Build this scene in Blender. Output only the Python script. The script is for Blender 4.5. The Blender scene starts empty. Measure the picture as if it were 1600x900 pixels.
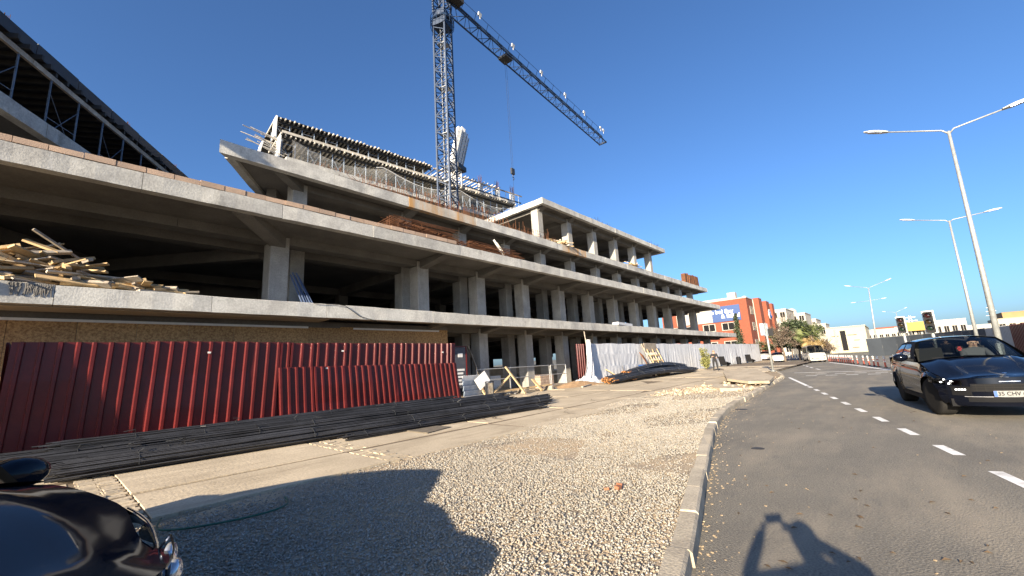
import bpy, bmesh, math, random
import numpy as np
from mathutils import Vector, Matrix, Euler
R = math.radians
rnd = random.Random(7)
scn = bpy.context.scene
COL = scn.collection

# ------------------------------------------------------------------ camera
EYE = 1.55
FPX, PITCH, HEAD, ROLL = 650.0, R(10.783), R(41.36), R(3.5)
_L = Vector((math.cos(HEAD), math.sin(HEAD), 0)); _Rt = Vector((math.sin(HEAD), -math.cos(HEAD), 0)); _Z = Vector((0, 0, 1))
_F = _L*math.cos(PITCH) + _Z*math.sin(PITCH); _U0 = -_L*math.sin(PITCH) + _Z*math.cos(PITCH)
CAM_R = _Rt*math.cos(ROLL) - _U0*math.sin(ROLL); CAM_U = _Rt*math.sin(ROLL) + _U0*math.cos(ROLL)
cd = bpy.data.cameras.new('camera'); cam = bpy.data.objects.new('camera', cd); COL.objects.link(cam)
cam.matrix_world = Matrix(((CAM_R.x, CAM_U.x, -_F.x, 0), (CAM_R.y, CAM_U.y, -_F.y, 0), (CAM_R.z, CAM_U.z, -_F.z, EYE), (0, 0, 0, 1)))
cd.sensor_width = 36; cd.lens = 36*FPX/1600; cd.clip_start = 0.03; cd.clip_end = 6000
scn.camera = cam

# ------------------------------------------------------------------ light
SUN_AZ, SUN_EL = R(13.05), R(17.46)          # light travels along +X, 13 degrees towards +Y
w = bpy.data.worlds.new('World'); scn.world = w; w.use_nodes = True
nt = w.node_tree; bg = nt.nodes['Background']
sky = nt.nodes.new('ShaderNodeTexSky'); sky.sky_type = 'NISHITA'; sky.sun_disc = False
sky.sun_elevation = SUN_EL
sky.sun_rotation = math.atan2(-math.cos(SUN_AZ), -math.sin(SUN_AZ))
sky.altitude = 50; sky.air_density = 0.9; sky.dust_density = 1.7; sky.ozone_density = 6.6
nt.links.new(sky.outputs[0], bg.inputs[0]); bg.inputs[1].default_value = 0.08
sd = bpy.data.lights.new('sun', 'SUN'); sun = bpy.data.objects.new('sun', sd); COL.objects.link(sun)
sd.energy = 5.0; sd.angle = R(0.53); sd.color = (1.0, 0.855, 0.65)
SUN_DIR = Vector((math.cos(SUN_EL)*math.cos(SUN_AZ), math.cos(SUN_EL)*math.sin(SUN_AZ), -math.sin(SUN_EL)))
sun.rotation_euler = SUN_DIR.to_track_quat('-Z', 'Y').to_euler(); sun.location = (-20, -5, 30)
vs = scn.view_settings; vs.view_transform = 'Standard'; vs.look = 'None'; vs.gamma = 1; vs.use_curve_mapping = False
vs.exposure = 1.55

# ------------------------------------------------------------------ pixels -> points (a pixel gives a direction, a surface gives the distance)
def ray(px, py):
    return CAM_R*((px-800)/FPX) + CAM_U*((450-py)/FPX) + _F
def on_z(px, py, z=0.0):
    r = ray(px, py); return r*((z-EYE)/r.z) + Vector((0, 0, EYE))
def on_y(px, py, Y):
    r = ray(px, py); return r*(Y/r.y) + Vector((0, 0, EYE))
def on_x(px, py, X):
    r = ray(px, py); return r*(X/r.x) + Vector((0, 0, EYE))
def lot_z(y):                                   # the building lot rises gently from the kerb
    return 0.13 + 0.016*max(0.0, min(y, 40)-4.0)
def on_lot(px, py):
    z = 0.15
    for _ in range(8):
        p = on_z(px, py, z); z = lot_z(p.y)
    return Vector((p.x, p.y, z))

# ------------------------------------------------------------------ mesh helpers
class MB:
    def __init__(s): s.v = []; s.f = []
    def add(s, vs, fs):
        o = len(s.v); s.v += [tuple(p) for p in vs]; s.f += [tuple(i+o for i in f) for f in fs]; return s
    def box(s, x0, x1, y0, y1, z0, z1):
        return s.add([(x0,y0,z0),(x1,y0,z0),(x1,y1,z0),(x0,y1,z0),(x0,y0,z1),(x1,y0,z1),(x1,y1,z1),(x0,y1,z1)],
                     [(0,3,2,1),(4,5,6,7),(0,1,5,4),(1,2,6,5),(2,3,7,6),(3,0,4,7)])
    def rbox(s, c, size, rot):                   # rotated box, rot = Euler tuple or Matrix
        m = rot if isinstance(rot, Matrix) else Euler(rot).to_matrix()
        c = Vector(c); h = [d/2 for d in size]
        pts = [c + m @ Vector((sx*h[0], sy*h[1], sz*h[2])) for sz in (-1,1) for sx, sy in ((-1,-1),(1,-1),(1,1),(-1,1))]
        return s.add(pts, [(0,3,2,1),(4,5,6,7),(0,1,5,4),(1,2,6,5),(2,3,7,6),(3,0,4,7)])
    def bar(s, p, q, wd=.05, ht=.05, up=(0,0,1)):   # rectangular bar from p to q
        p = Vector(p); q = Vector(q); d = (q-p); 
        if d.length < 1e-6: return s
        d.normalize(); u = Vector(up)
        if abs(d.dot(u)) > .98: u = Vector((1,0,0))
        a = d.cross(u).normalized(); b = a.cross(d).normalized()
        pts = [e + a*sx*wd/2 + b*sy*ht/2 for e in (p, q) for sx, sy in ((-1,-1),(1,-1),(1,1),(-1,1))]
        return s.add(pts, [(0,1,2,3),(7,6,5,4),(0,4,5,1),(1,5,6,2),(2,6,7,3),(3,7,4,0)])
    def tube(s, p, q, r0, r1=None, n=8, caps=True):
        return s.path([p, q], [r0, r0 if r1 is None else r1], n, caps)
    def path(s, pts, rad, n=8, caps=True):
        pts = [Vector(p) for p in pts]; rad = rad if isinstance(rad, (list, tuple)) else [rad]*len(pts)
        vs = []; fs = []; a = None
        for i, p in enumerate(pts):
            d = (pts[min(i+1, len(pts)-1)] - pts[max(i-1, 0)]).normalized()
            if a is None:
                a = d.orthogonal().normalized()
            else:
                a = (a - d*a.dot(d)).normalized()
            b = d.cross(a)
            for k in range(n):
                t = 2*math.pi*k/n; vs.append(p + (a*math.cos(t) + b*math.sin(t))*rad[i])
        for i in range(len(pts)-1):
            for k in range(n):
                fs.append((i*n+k, i*n+(k+1)%n, (i+1)*n+(k+1)%n, (i+1)*n+k))
        if caps:
            fs.append(tuple(range(n-1, -1, -1))); fs.append(tuple((len(pts)-1)*n+k for k in range(n)))
        return s.add(vs, fs)
    def prism(s, poly, z0, z1):                  # poly counter-clockwise
        n = len(poly); vs = [(x,y,z0) for x,y in poly] + [(x,y,z1) for x,y in poly]
        fs = [tuple(range(n-1,-1,-1)), tuple(range(n,2*n))] + [(i,(i+1)%n,n+(i+1)%n,n+i) for i in range(n)]
        return s.add(vs, fs)
    def lathe(s, prof, c=(0,0,0), n=16):         # prof: (r, z)
        c = Vector(c); vs = []; fs = []
        for r, z in prof:
            for k in range(n):
                t = 2*math.pi*k/n; vs.append(c + Vector((r*math.cos(t), r*math.sin(t), z)))
        for i in range(len(prof)-1):
            for k in range(n):
                fs.append((i*n+k, i*n+(k+1)%n, (i+1)*n+(k+1)%n, (i+1)*n+k))
        fs.append(tuple(range(n-1,-1,-1))); fs.append(tuple((len(prof)-1)*n+k for k in range(n)))
        return s.add(vs, fs)
    def grid(s, P):                              # P[i][j] points
        n, m = len(P), len(P[0])
        return s.add([p for row in P for p in row], [(i*m+j, i*m+j+1, (i+1)*m+j+1, (i+1)*m+j) for i in range(n-1) for j in range(m-1)])
    def xf(s, M):
        s.v = [tuple(M @ Vector(p)) for p in s.v]; return s
    def mesh(s, name, mat=None, smooth=False):
        me = bpy.data.meshes.new(name); me.from_pydata(s.v, [], s.f)
        if mat: me.materials.append(mat)
        if smooth: me.polygons.foreach_set('use_smooth', [True]*len(me.polygons))
        me.update(); return me
    def build(s, name, mat=None, parent=None, smooth=False, world=True, **kw):
        return link(name, s.mesh(name, mat, smooth), parent, world, **kw)

def link(name, me, parent=None, world=True, kind=None, label=None, cat=None, group=None):
    o = bpy.data.objects.new(name, me); COL.objects.link(o)
    if parent is not None:
        o.parent = parent
        if world and parent.type == 'EMPTY':
            o.matrix_parent_inverse = (Matrix.Translation(parent.location) @ parent.rotation_euler.to_matrix().to_4x4()).inverted()
    if kind: o['kind'] = kind
    if label: o['label'] = label
    if cat: o['category'] = cat
    if group: o['group'] = group
    return o
def thing(name, loc, label, cat, group=None, rz=0.0):
    o = bpy.data.objects.new(name, None); COL.objects.link(o); o.location = loc; o.rotation_euler = (0, 0, rz)
    o.empty_display_size = .2; o['label'] = label; o['category'] = cat
    if group: o['group'] = group
    return o
def copy_tree(o, parent=None):
    c = o.copy(); COL.objects.link(c); c.parent = parent
    for ch in o.children: copy_tree(ch, c)
    return c
def place(o, loc, rz=None, label=None):
    o.location = loc
    if rz is not None: o.rotation_euler = (0, 0, rz)
    if label: o['label'] = label
    return o

# ------------------------------------------------------------------ materials
def _n(nt, t, **kw):
    n = nt.nodes.new(t)
    for k, v in kw.items(): setattr(n, k, v)
    return n
def mat(name, color, rough=.7, metal=0.0, var=.0, scale=3.0, color2=None, bump=0.0, bscale=None, stretch=(1,1,1), coord='pos', rand=0.0, fine=0.0, fscale=60., spec=None, detail=6, contrast=(.35,.65), coat=0.0):
    """noise-mixed surface: color <-> color2 by a large noise, optional fine speckle, per-object brightness, bump"""
    m = bpy.data.materials.new(name); m.use_nodes = True; nt = m.node_tree; b = nt.nodes['Principled BSDF']
    b.inputs['Roughness'].default_value = rough; b.inputs['Metallic'].default_value = metal
    if spec is not None: b.inputs['Specular IOR Level'].default_value = spec
    if coat: b.inputs['Coat Weight'].default_value = coat; b.inputs['Coat Roughness'].default_value = .03
    L = nt.links.new
    if coord == 'pos': src = _n(nt, 'ShaderNodeNewGeometry').outputs['Position']
    else: src = _n(nt, 'ShaderNodeTexCoord').outputs['Object']
    mp = _n(nt, 'ShaderNodeMapping'); mp.inputs['Scale'].default_value = stretch; L(src, mp.inputs['Vector'])
    vec = mp.outputs[0]
    oi = _n(nt, 'ShaderNodeObjectInfo')
    if coord != 'pos':
        ad = _n(nt, 'ShaderNodeVectorMath', operation='ADD'); L(vec, ad.inputs[0])
        mm = _n(nt, 'ShaderNodeMath', operation='MULTIPLY'); L(oi.outputs['Random'], mm.inputs[0]); mm.inputs[1].default_value = 37.
        L(mm.outputs[0], ad.inputs[1]); vec = ad.outputs[0]
    if color2 is None:
        k = 1-var; color2 = tuple(c*k for c in color)
    nz = _n(nt, 'ShaderNodeTexNoise'); nz.inputs['Scale'].default_value = scale; nz.inputs['Detail'].default_value = detail; nz.inputs['Roughness'].default_value = .62
    L(vec, nz.inputs['Vector'])
    cr = _n(nt, 'ShaderNodeValToRGB'); cr.color_ramp.elements[0].position = contrast[0]; cr.color_ramp.elements[1].position = contrast[1]
    cr.color_ramp.elements[0].color = (*color2, 1); cr.color_ramp.elements[1].color = (*color, 1)
    L(nz.outputs[0], cr.inputs[0]); out = cr.outputs[0]
    if fine:
        n2 = _n(nt, 'ShaderNodeTexNoise'); n2.inputs['Scale'].default_value = fscale; n2.inputs['Detail'].default_value = 3; L(src, n2.inputs['Vector'])
        mr = _n(nt, 'ShaderNodeMapRange'); mr.inputs[1].default_value = .3; mr.inputs[2].default_value = .7; mr.inputs[3].default_value = 1-fine; mr.inputs[4].default_value = 1+fine
        L(n2.outputs[0], mr.inputs[0])
        mx = _n(nt, 'ShaderNodeVectorMath', operation='SCALE'); L(out, mx.inputs[0]); L(mr.outputs[0], mx.inputs['Scale']); out = mx.outputs[0]
    if rand:
        mr = _n(nt, 'ShaderNodeMapRange'); mr.inputs[3].default_value = 1-rand; mr.inputs[4].default_value = 1+rand; L(oi.outputs['Random'], mr.inputs[0])
        mx = _n(nt, 'ShaderNodeVectorMath', operation='SCALE'); L(out, mx.inputs[0]); L(mr.outputs[0], mx.inputs['Scale']); out = mx.outputs[0]
    L(out, b.inputs['Base Color'])
    if bump:
        n3 = _n(nt, 'ShaderNodeTexNoise'); n3.inputs['Scale'].default_value = bscale or fscale; n3.inputs['Detail'].default_value = 4; L(src, n3.inputs['Vector'])
        bp = _n(nt, 'ShaderNodeBump'); bp.inputs['Strength'].default_value = bump; bp.inputs['Distance'].default_value = .02
        L(n3.outputs[0], bp.inputs['Height']); L(bp.outputs[0], b.inputs['Normal'])
    return m
def plain(name, color, rough=.6, metal=0., **kw):
    return mat(name, color, rough, metal, var=.12, scale=4, **kw)

def streak_layer(m, dark, amount=.5, sc=(2.5,2.5,.25), thr=(.5,.72)):
    """rain streaks and stains running down: their own shape, mixed over the base colour"""
    nt = m.node_tree; b = nt.nodes['Principled BSDF']; L = nt.links.new
    old = b.inputs['Base Color'].links[0].from_socket
    src = _n(nt, 'ShaderNodeNewGeometry').outputs['Position']; mp = _n(nt, 'ShaderNodeMapping'); mp.inputs['Scale'].default_value = sc; L(src, mp.inputs[0])
    nz = _n(nt, 'ShaderNodeTexNoise'); nz.inputs['Scale'].default_value = 1; nz.inputs['Detail'].default_value = 5; nz.inputs['Roughness'].default_value = .7; L(mp.outputs[0], nz.inputs['Vector'])
    mr = _n(nt, 'ShaderNodeMapRange'); mr.inputs[1].default_value = thr[0]; mr.inputs[2].default_value = thr[1]; mr.inputs[4].default_value = amount; L(nz.outputs[0], mr.inputs[0])
    mx = _n(nt, 'ShaderNodeMixRGB'); L(mr.outputs[0], mx.inputs[0]); L(old, mx.inputs[1]); mx.inputs[2].default_value = (*dark, 1); L(mx.outputs[0], b.inputs['Base Color'])
    return m

M = {}
M['concrete'] = streak_layer(mat('concrete', (.40,.385,.355), .85, color2=(.27,.26,.24), scale=.9, fine=.12, fscale=25, rand=.07, bump=.25, bscale=18), (.17,.165,.155), .55)
M['concrete_edge'] = streak_layer(mat('concrete_edge', (.50,.49,.45), .85, color2=(.36,.35,.325), scale=1.3, fine=.16, fscale=18, rand=.09, bump=.30, bscale=24, detail=9, contrast=(.38,.6)), (.17,.165,.15), .6, (1.6,1.6,.9), (.56,.70))
streak_layer(M['concrete_edge'], (.58,.57,.54), .45, (3.5,3.5,.5), (.56,.68)); streak_layer(M['concrete_edge'], (.12,.115,.10), .6, (5,5,.45), (.64,.74))
M['concrete_rust'] = streak_layer(mat('concrete_rust', (.47,.44,.39), .85, color2=(.36,.33,.28), scale=1.1, fine=.12, fscale=22, rand=.05), (.50,.26,.07), .85, (1.6,1.6,.25), (.42,.62))
M['block'] = mat('block', (.44,.31,.22), .9, color2=(.34,.25,.19), scale=2.5, fine=.15, rand=.14, bump=.3, bscale=40)
M['timber'] = mat('timber', (.56,.40,.21), .8, color2=(.38,.26,.13), scale=2.5, stretch=(1,1,1), rand=.35, fine=.12, fscale=30)
M['timber_grey'] = mat('timber_grey', (.40,.35,.28), .85, color2=(.24,.20,.16), scale=3, rand=.25, fine=.12, fscale=30)
M['osb'] = mat('osb', (.50,.29,.115), .8, color2=(.27,.14,.05), scale=16, detail=4, contrast=(.38,.6), rand=.1, fine=.25, fscale=45)
M['steel_blue'] = mat('steel_blue', (.009,.025,.062), .5, color2=(.014,.033,.072), scale=3, rand=.1)
M['steel_dark'] = plain('steel_dark', (.03,.032,.035), .5)
M['galv'] = mat('galv', (.46,.47,.47), .45, metal=.55, color2=(.34,.35,.35), scale=7, rand=.08)
M['prop'] = mat('prop', (.30,.36,.44), .5, metal=.2, color2=(.20,.25,.33), scale=4, rand=.15)
M['rebar'] = mat('rebar', (.060,.060,.064), .55, metal=.45, color2=(.035,.034,.034), scale=2.0, fine=.3, fscale=90, rand=.2)
M['rebar_end'] = mat('rebar_end', (.38,.17,.05), .85, color2=(.20,.08,.025), scale=9, fine=.3, fscale=60)
M['rust'] = mat('rust', (.17,.066,.025), .9, color2=(.09,.036,.016), scale=5, fine=.3, fscale=40, rand=.15)
M['red_sheet'] = mat('red_sheet', (.105,.013,.012), .30, color2=(.080,.010,.010), scale=2, rand=.10, spec=.4, fine=.08, fscale=12)
M['white'] = plain('white_paint', (.75,.74,.71), .5)
M['black'] = plain('black_plastic', (.016,.016,.018), .6, spec=.15)
M['paint_mark'] = mat('road_paint', (.74,.73,.70), .8, color2=(.42,.40,.37), scale=5, detail=8, contrast=(.30,.52), fine=.1, fscale=70)
# ================================================================== setting: ground, road, kerb, pavement, gravel
M['ground'] = mat('far_ground', (.20,.17,.12), .95, color2=(.12,.11,.07), scale=.05)
M['asphalt'] = mat('asphalt', (.185,.166,.132), .88, color2=(.135,.122,.10), scale=.55, fine=.38, fscale=55, bump=.8, bscale=60)
streak_layer(M['asphalt'], (.30,.255,.19), .75, (.25,.9,.9), (.46,.75)); streak_layer(M['asphalt'], (.09,.085,.08), .5, (2.2,4,1), (.60,.72)); streak_layer(M['asphalt'], (.33,.30,.25), .5, (9,9,9), (.66,.74))
M['dirt'] = mat('dirt', (.34,.26,.165), .95, color2=(.24,.18,.115), scale=1.3, fine=.25, fscale=40, bump=.6, bscale=30)
M['pave'] = mat('pave_concrete', (.50,.415,.295), .9, color2=(.385,.315,.22), scale=.8, fine=.13, fscale=35, rand=.07, bump=.35, bscale=22)
streak_layer(M['pave'], (.25,.195,.13), .75, (.5,2.6,1), (.5,.72)); streak_layer(M['pave'], (.20,.16,.11), .7, (6,9,1), (.62,.72))
M['kerb'] = mat('kerb_stone', (.44,.38,.285), .9, color2=(.32,.275,.21), scale=3, fine=.2, fscale=50, rand=.12, bump=.4, bscale=40)
M['joint_dirt'] = mat('joint_dirt', (.17,.125,.08), .95, color2=(.11,.08,.05), scale=6, fine=.3, fscale=40)
M['gravel_bed'] = mat('gravel_bed', (.33,.275,.205), .95, color2=(.22,.18,.135), scale=9, fine=.45, fscale=75, bump=1.0, bscale=55)

# far ground, reaching the horizon
g = MB()
rings = [0, 60, 200, 600, 2500, 5000]
N = 48
pts = [(20,0,-.03)] ; 
for r in rings[1:]:
    for k in range(N):
        t = 2*math.pi*k/N; pts.append((20+r*math.cos(t), r*math.sin(t), -.03 if r < 100 else -.03))
fs = [(0,1+k,1+(k+1)%N) for k in range(N)]
for i in range(len(rings)-2):
    for k in range(N):
        fs.append((1+i*N+k, 1+(i+1)*N+k, 1+(i+1)*N+(k+1)%N, 1+i*N+(k+1)%N))
g.add(pts, fs).build('ground', M['ground'], kind='structure')

streak_layer(M['gravel_bed'], (.45,.34,.22), .9, (.55,.9,1), (.42,.56))
# kerb line: pixels of the foot of the kerb on the road
kerb_px = [(1084,900),(1094,832),(1105,750),(1112,716),(1120,675),(1127,656),(1150,636),(1180,619),(1210,600),(1228,591),(1222,586),(1211,580),(1208,574),(1210,567)]
KL = [Vector((-40,-7.4,0)), Vector((-14,-2.2,0)), Vector((-4,-.35,0)), Vector((0,.5,0))] + [on_z(*p) for p in kerb_px] + [Vector((90,16.4,0)), Vector((130,26,0)), Vector((180,44,0))]
for i, p in enumerate(KL): p.z = 0
def resample(pl, step):
    out = [pl[0].copy()]; acc = 0.0
    for a, b in zip(pl, pl[1:]):
        L = (b-a).length; pos = step-acc
        while pos <= L:
            out.append(a.lerp(b, pos/L)); pos += step
        acc = L-(pos-step)
    return out
def smooth_pl(pl, it=3):
    for _ in range(it):
        q = [pl[0]]
        for a, b in zip(pl, pl[1:]): q += [a.lerp(b,.25), a.lerp(b,.75)]
        pl = q+[pl[-1]]
    return pl
KS = smooth_pl(KL, 3)

# road: between the kerb and the far hoarding
right = lambda x: -9.6 if x < 48 else -9.6 + (x-48)*.30
rd = MB(); cols = [0,.06,.15,.3,.5,.75,1]
P = []
for p in KS:
    yr = min(right(p.x), p.y-7); P.append([(p.x, p.y+.02+(yr-p.y)*t, 0.0) for t in cols])
road = rd.grid(P).build('road', M['asphalt'], kind='structure')
# flip so that normals look up
road.data.flip_normals()

# lot: dirt sheet from the kerb to behind the building
lot = MB(); P = []
for p in KS:
    row = []
    for t in (0,.6,1.3,2.2,3.4,5,7,10,14,20,30,45):
        y = p.y+.1+t; row.append((p.x, y, lot_z(y)-.045))
    P.append(row)
lot.grid(P).build('building_lot', M['dirt'], kind='structure')

# kerb stones, one by one
kerb = MB().path([p+Vector((0,.12,-.05)) for p in KS], .045, 4).build('kerb', M['kerb'], kind='structure')
kp = resample(KS, .82)
for i, (a, b) in enumerate(zip(kp, kp[1:])):
    if a.x < -3 or a.x > 75: continue
    d = (b-a).normalized(); n = Vector((-d.y, d.x, 0)); L = (b-a).length-.012
    h = .135 + rnd.uniform(-.012,.012); wd = .17; ch = .022
    j = rnd.uniform(-.014,.014); tilt = rnd.uniform(-.012,.012)
    prof = [(0,-.05),(0+.012,h-ch),(ch+.012,h),(wd,h),(wd,-.05)]
    vs = []
    for e, s in ((0,1),(L,-1)):
        for q, z in prof:
            pt = a + d*(e+.01) + n*(q+j) ; vs.append((pt.x, pt.y, z + (tilt*s if z > 0 else 0)))
    k = MB().add(vs, [(0,1,2,3,4),(9,8,7,6,5)] + [(m, m+5, (m+1)%5+5, (m+1)%5) for m in range(5)])
    if i % 7 == 3: k.v[2] = (k.v[2][0], k.v[2][1], k.v[2][2]-.04); k.v[1] = (k.v[1][0]+n.x*.02, k.v[1][1]+n.y*.02, k.v[1][2]-.03)
    k.build('kerb_stone', M['kerb'], kerb)

# painted markings (sheets 4 mm above the asphalt)
def mark(name, a, b, wd, z=.004):
    a = Vector(a); b = Vector(b); d = (b-a).normalized(); n = Vector((-d.y, d.x, 0))*wd/2
    MB().add([(*(a-n)[:2], z), (*(b-n)[:2], z), (*(b+n)[:2], z), (*(a+n)[:2], z)], [(0,1,2,3)]).build(name, M['paint_mark'], road)
A0 = Vector((7.42,-.735,0)); A1 = Vector((29.1,4.62,0)); dl = (A1-A0).normalized()
s = -6.6
dash_s = []
while s < 14.6:
    a = A0+dl*(s-.36); b = A0+dl*(s+.36); mark('lane_dash', a, b, .13); s += 1.62
mark('edge_line', A0+dl*15.2, A0+dl*22.4, .14)
mark('stop_line', (34.9,5.2,0), (34.2,.35,0), .30)
for k in range(5):
    for r_ in range(2):
        x = 30.6+r_*1.7; y = 4.0-k*.95-(.3 if r_ else 0); mark('crossing_dash', (x,y,0), (x-.05,y-.55,0), .28)
cl = [Vector((39.0,4.15,0)), Vector((44,5.3,0)), Vector((52.4,6.9,0)), Vector((64,9.2,0)), Vector((76,12.2,0))]
cs = resample(smooth_pl(cl,2), 2.0)
for a, b in zip(cs[::2], cs[1::2]): mark('lane_dash', a, b, .14)
for a, b in (((24.2,-.6,0),(26.0,-.25,0)), ((18.6,-3.6,0),(20.4,-3.3,0))): mark('lane_dash', a, b, .13)
# manhole lids in the road
def lid(c, r, nm, m, parent):
    MB().lathe([(r,-.01),(r,.004),(r-.012,.008),(.0,.008)], c, 20).build(nm, m, parent)
M['iron'] = mat('cast_iron', (.06,.055,.05), .7, metal=.3, color2=(.04,.037,.034), scale=14)
pm = on_z(1184,701); lid((pm.x,pm.y,0), .10, 'valve_cover', M['iron'], road)
pm = on_z(1158,640); lid((pm.x,pm.y+.0,0), .16, 'valve_cover', M['iron'], road)
# leaves and crumbs of mortar on the asphalt
M['leaf_dry'] = plain('dry_leaf', (.10,.065,.035), .9)
cr = MB()
for k in range(150):
    x = rnd.uniform(2.5,16); y = -3.5 + rnd.random()*7
    yk = next((p.y for p in KS if p.x > x), 0)
    if y > yk-.1: continue
    sz = rnd.uniform(.004,.010); a = rnd.random()*6.28
    cr.rbox((x,y,.004+sz*.3), (sz*2,sz*1.3,sz*.7), (rnd.uniform(-.3,.3),rnd.uniform(-.3,.3),a))
for k in range(900):                            # crumbs gathered along the kerb foot
    i = rnd.randrange(len(KS)-1); p = KS[i].lerp(KS[i+1], rnd.random())
    if not 1.5 < p.x < 24: continue
    sz = rnd.uniform(.004,.011); cr.rbox((p.x, p.y-rnd.expovariate(9)-.01, sz*.3), (sz*2,sz*1.5,sz), (rnd.uniform(-.5,.5),0,rnd.random()*6))
cr.build('road_crumbs', M['dirt'], kind='stuff', label='small stone crumbs lying on the asphalt along the kerb', cat='debris')
lf = MB()
for k in range(46):
    p = on_z(rnd.uniform(1150,1560), rnd.uniform(640,890)); sz = rnd.uniform(.02,.045); a = rnd.random()*6.28
    c, s_ = math.cos(a)*sz, math.sin(a)*sz
    lf.add([(p.x-c,p.y-s_,.006),(p.x+s_*.4,p.y-c*.4,.014),(p.x+c,p.y+s_,.007),(p.x-s_*.4,p.y+c*.4,.018)], [(0,1,2),(0,2,3)])
lf.build('fallen_leaves', M['leaf_dry'], kind='stuff', label='dry brown leaves scattered on the asphalt', cat='leaves')

# concrete pavement slabs, one by one, with strips of small pavers between the first ones
pave = MB().add([(-12,6.2,lot_z(6.2)-.014),(60,6.9,lot_z(6.9)-.014),(60,15.2,lot_z(15.2)-.014),(-12,15.2,lot_z(15.2)-.014)], [(0,1,2,3)]).build('pavement', M['joint_dirt'], kind='structure')
rows = [(6.30,7.74),(7.86,9.88),(9.98,12.4),(12.46,15.0)]
def slab4(x0,x1,y0,y1,lift,skew):
    c = [(x0,y0),(x1,y0),(x1,y1),(x0,y1)]; dz = [rnd.uniform(-.008,.008) for _ in c]
    top = [(x+rnd.uniform(-.012,.012), y+skew*x+rnd.uniform(-.012,.012), lot_z(y)+lift+dz[i]) for i,(x,y) in enumerate(c)]
    mb = MB(); b = .006; cx = (x0+x1)/2; cy = (y0+y1)/2+skew*cx
    mid = [(x+(cx-x)*.003, y+(cy-y)*.004, z) for x,y,z in top]
    low = [(x,y,z-b) for x,y,z in top]; bot = [(x,y,z-.12) for x,y,z in top]
    fs = [(0,1,2,3)]
    for a, o in ((0,4),(4,8)):
        fs += [(o+i, o+(i+1)%4, a+(i+1)%4, a+i) for i in range(4)]
    return mb.add(mid+low+bot, fs)
for ri, (y0,y1) in enumerate(rows):
    x = .98 - 3.4*4
    k = -4
    while x < 46:
        L = 2.95 if k in (-1,0) else 3.31
        x1 = x+L
        if x1 > -1.5:
            if ri < 2 and k == -1:   # cracked slab beside the first paver strip
                slab4(x,x+1.9,y0,y1,0,.012).build('pavement_slab', M['pave'], pave); slab4(x+1.93,x1-.1,y0,y1-.2,-.012,.012).build('pavement_slab', M['pave'], pave)
            else:
                slab4(x,x1,y0,y1,rnd.uniform(-.006,.006),.012).build('pavement_slab', M['pave'], pave)
        x += 3.4; k += 1
pav_me = MB().box(-.1,.1,-.055,.055,-.06,.012).mesh('paver', M['pave'])
for k in range(0,2):
    xb = .98+3.4*k-.44
    if k == 0: xb -= .04
    for ri, (y0,y1) in enumerate(rows[:2]):
        y = y0+.06; r_ = 0
        while y < y1-.02:
            for j in range(2):
                o = link('paver', pav_me, pave, True); xx = xb+.11+j*.215+(.03 if r_%2 else 0)
                o.location = (xx, y+.012*xx, lot_z(y)-.006+rnd.uniform(-.012,.006)); o.rotation_euler = (rnd.uniform(-.06,.06), rnd.uniform(-.06,.06), rnd.uniform(-.12,.12))
            y += .118; r_ += 1
rc = random.Random(5)
for k in range(9):                               # cracks and chipped lines in the slabs
    x = rc.uniform(1.5,16); y = rc.choice((6.5,8.0,8.3)); pts = []
    for i in range(9): pts.append((x,y)); x += rc.uniform(-.12,.30); y += rc.uniform(.05,.28)
    pts = [p for p in pts if p[1] < 9.8]; vs = []
    for i,(px_,py_) in enumerate(pts): w_ = .008+.012*rc.random() if 0 < i < len(pts)-1 else .002; vs += [(px_-w_,py_,lot_z(py_)+.016),(px_+w_,py_,lot_z(py_)+.016)]
    if len(pts) > 2: MB().add(vs, [(2*i,2*i+1,2*i+3,2*i+2) for i in range(len(pts)-1)]).build('crack', M['joint_dirt'], pave)
# dark steel plate let into the slabs
pp = [on_lot(*p) for p in ((615,672),(650,664),(705,668),(668,678))]
M['plate'] = mat('steel_plate', (.17,.14,.10), .8, color2=(.12,.10,.075), scale=5, fine=.2, fscale=40)
MB().add([(p.x,p.y,lot_z(p.y)+.012) for p in pp]+[(p.x,p.y,lot_z(p.y)+.024) for p in pp], [(4,5,6,7)]+[(i,(i+1)%4,4+(i+1)%4,4+i) for i in range(4)]).build('cover_plate', M['plate'], pave)

# gravel: a bed and tens of thousands of stones
edge = [on_lot(*p) for p in ((222,820),(462,760),(575,730),(687,704),(800,672),(860,656),(940,640),(988,624),(1060,611))]
def edge_y(x):
    if x < edge[0].x: return edge[0].y
    for a, b in zip(edge, edge[1:]):
        if x <= b.x: return a.y+(b.y-a.y)*(x-a.x)/(b.x-a.x)
    return edge[-1].y
def kerb_y(x):
    for a, b in zip(KS, KS[1:]):
        if a.x <= x <= b.x: return a.y+(b.y-a.y)*(x-a.x)/max(1e-6,b.x-a.x)
    return 5
P = []
for i in range(45):
    x = -9+i*.72; y0 = kerb_y(x)+.17; y1 = max(y0+.3, edge_y(x)+.08+.1*math.sin(i*1.7))
    P.append([(x, y0+(y1-y0)*t, lot_z(y0+(y1-y0)*t)-.028+.004*math.sin(x*2.3+t*9)) for t in (0,.15,.3,.45,.6,.75,.9,1)])
gb = MB().grid(P).build('gravel_bed', M['gravel_bed'], kind='structure'); gb.data.flip_normals()

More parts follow.
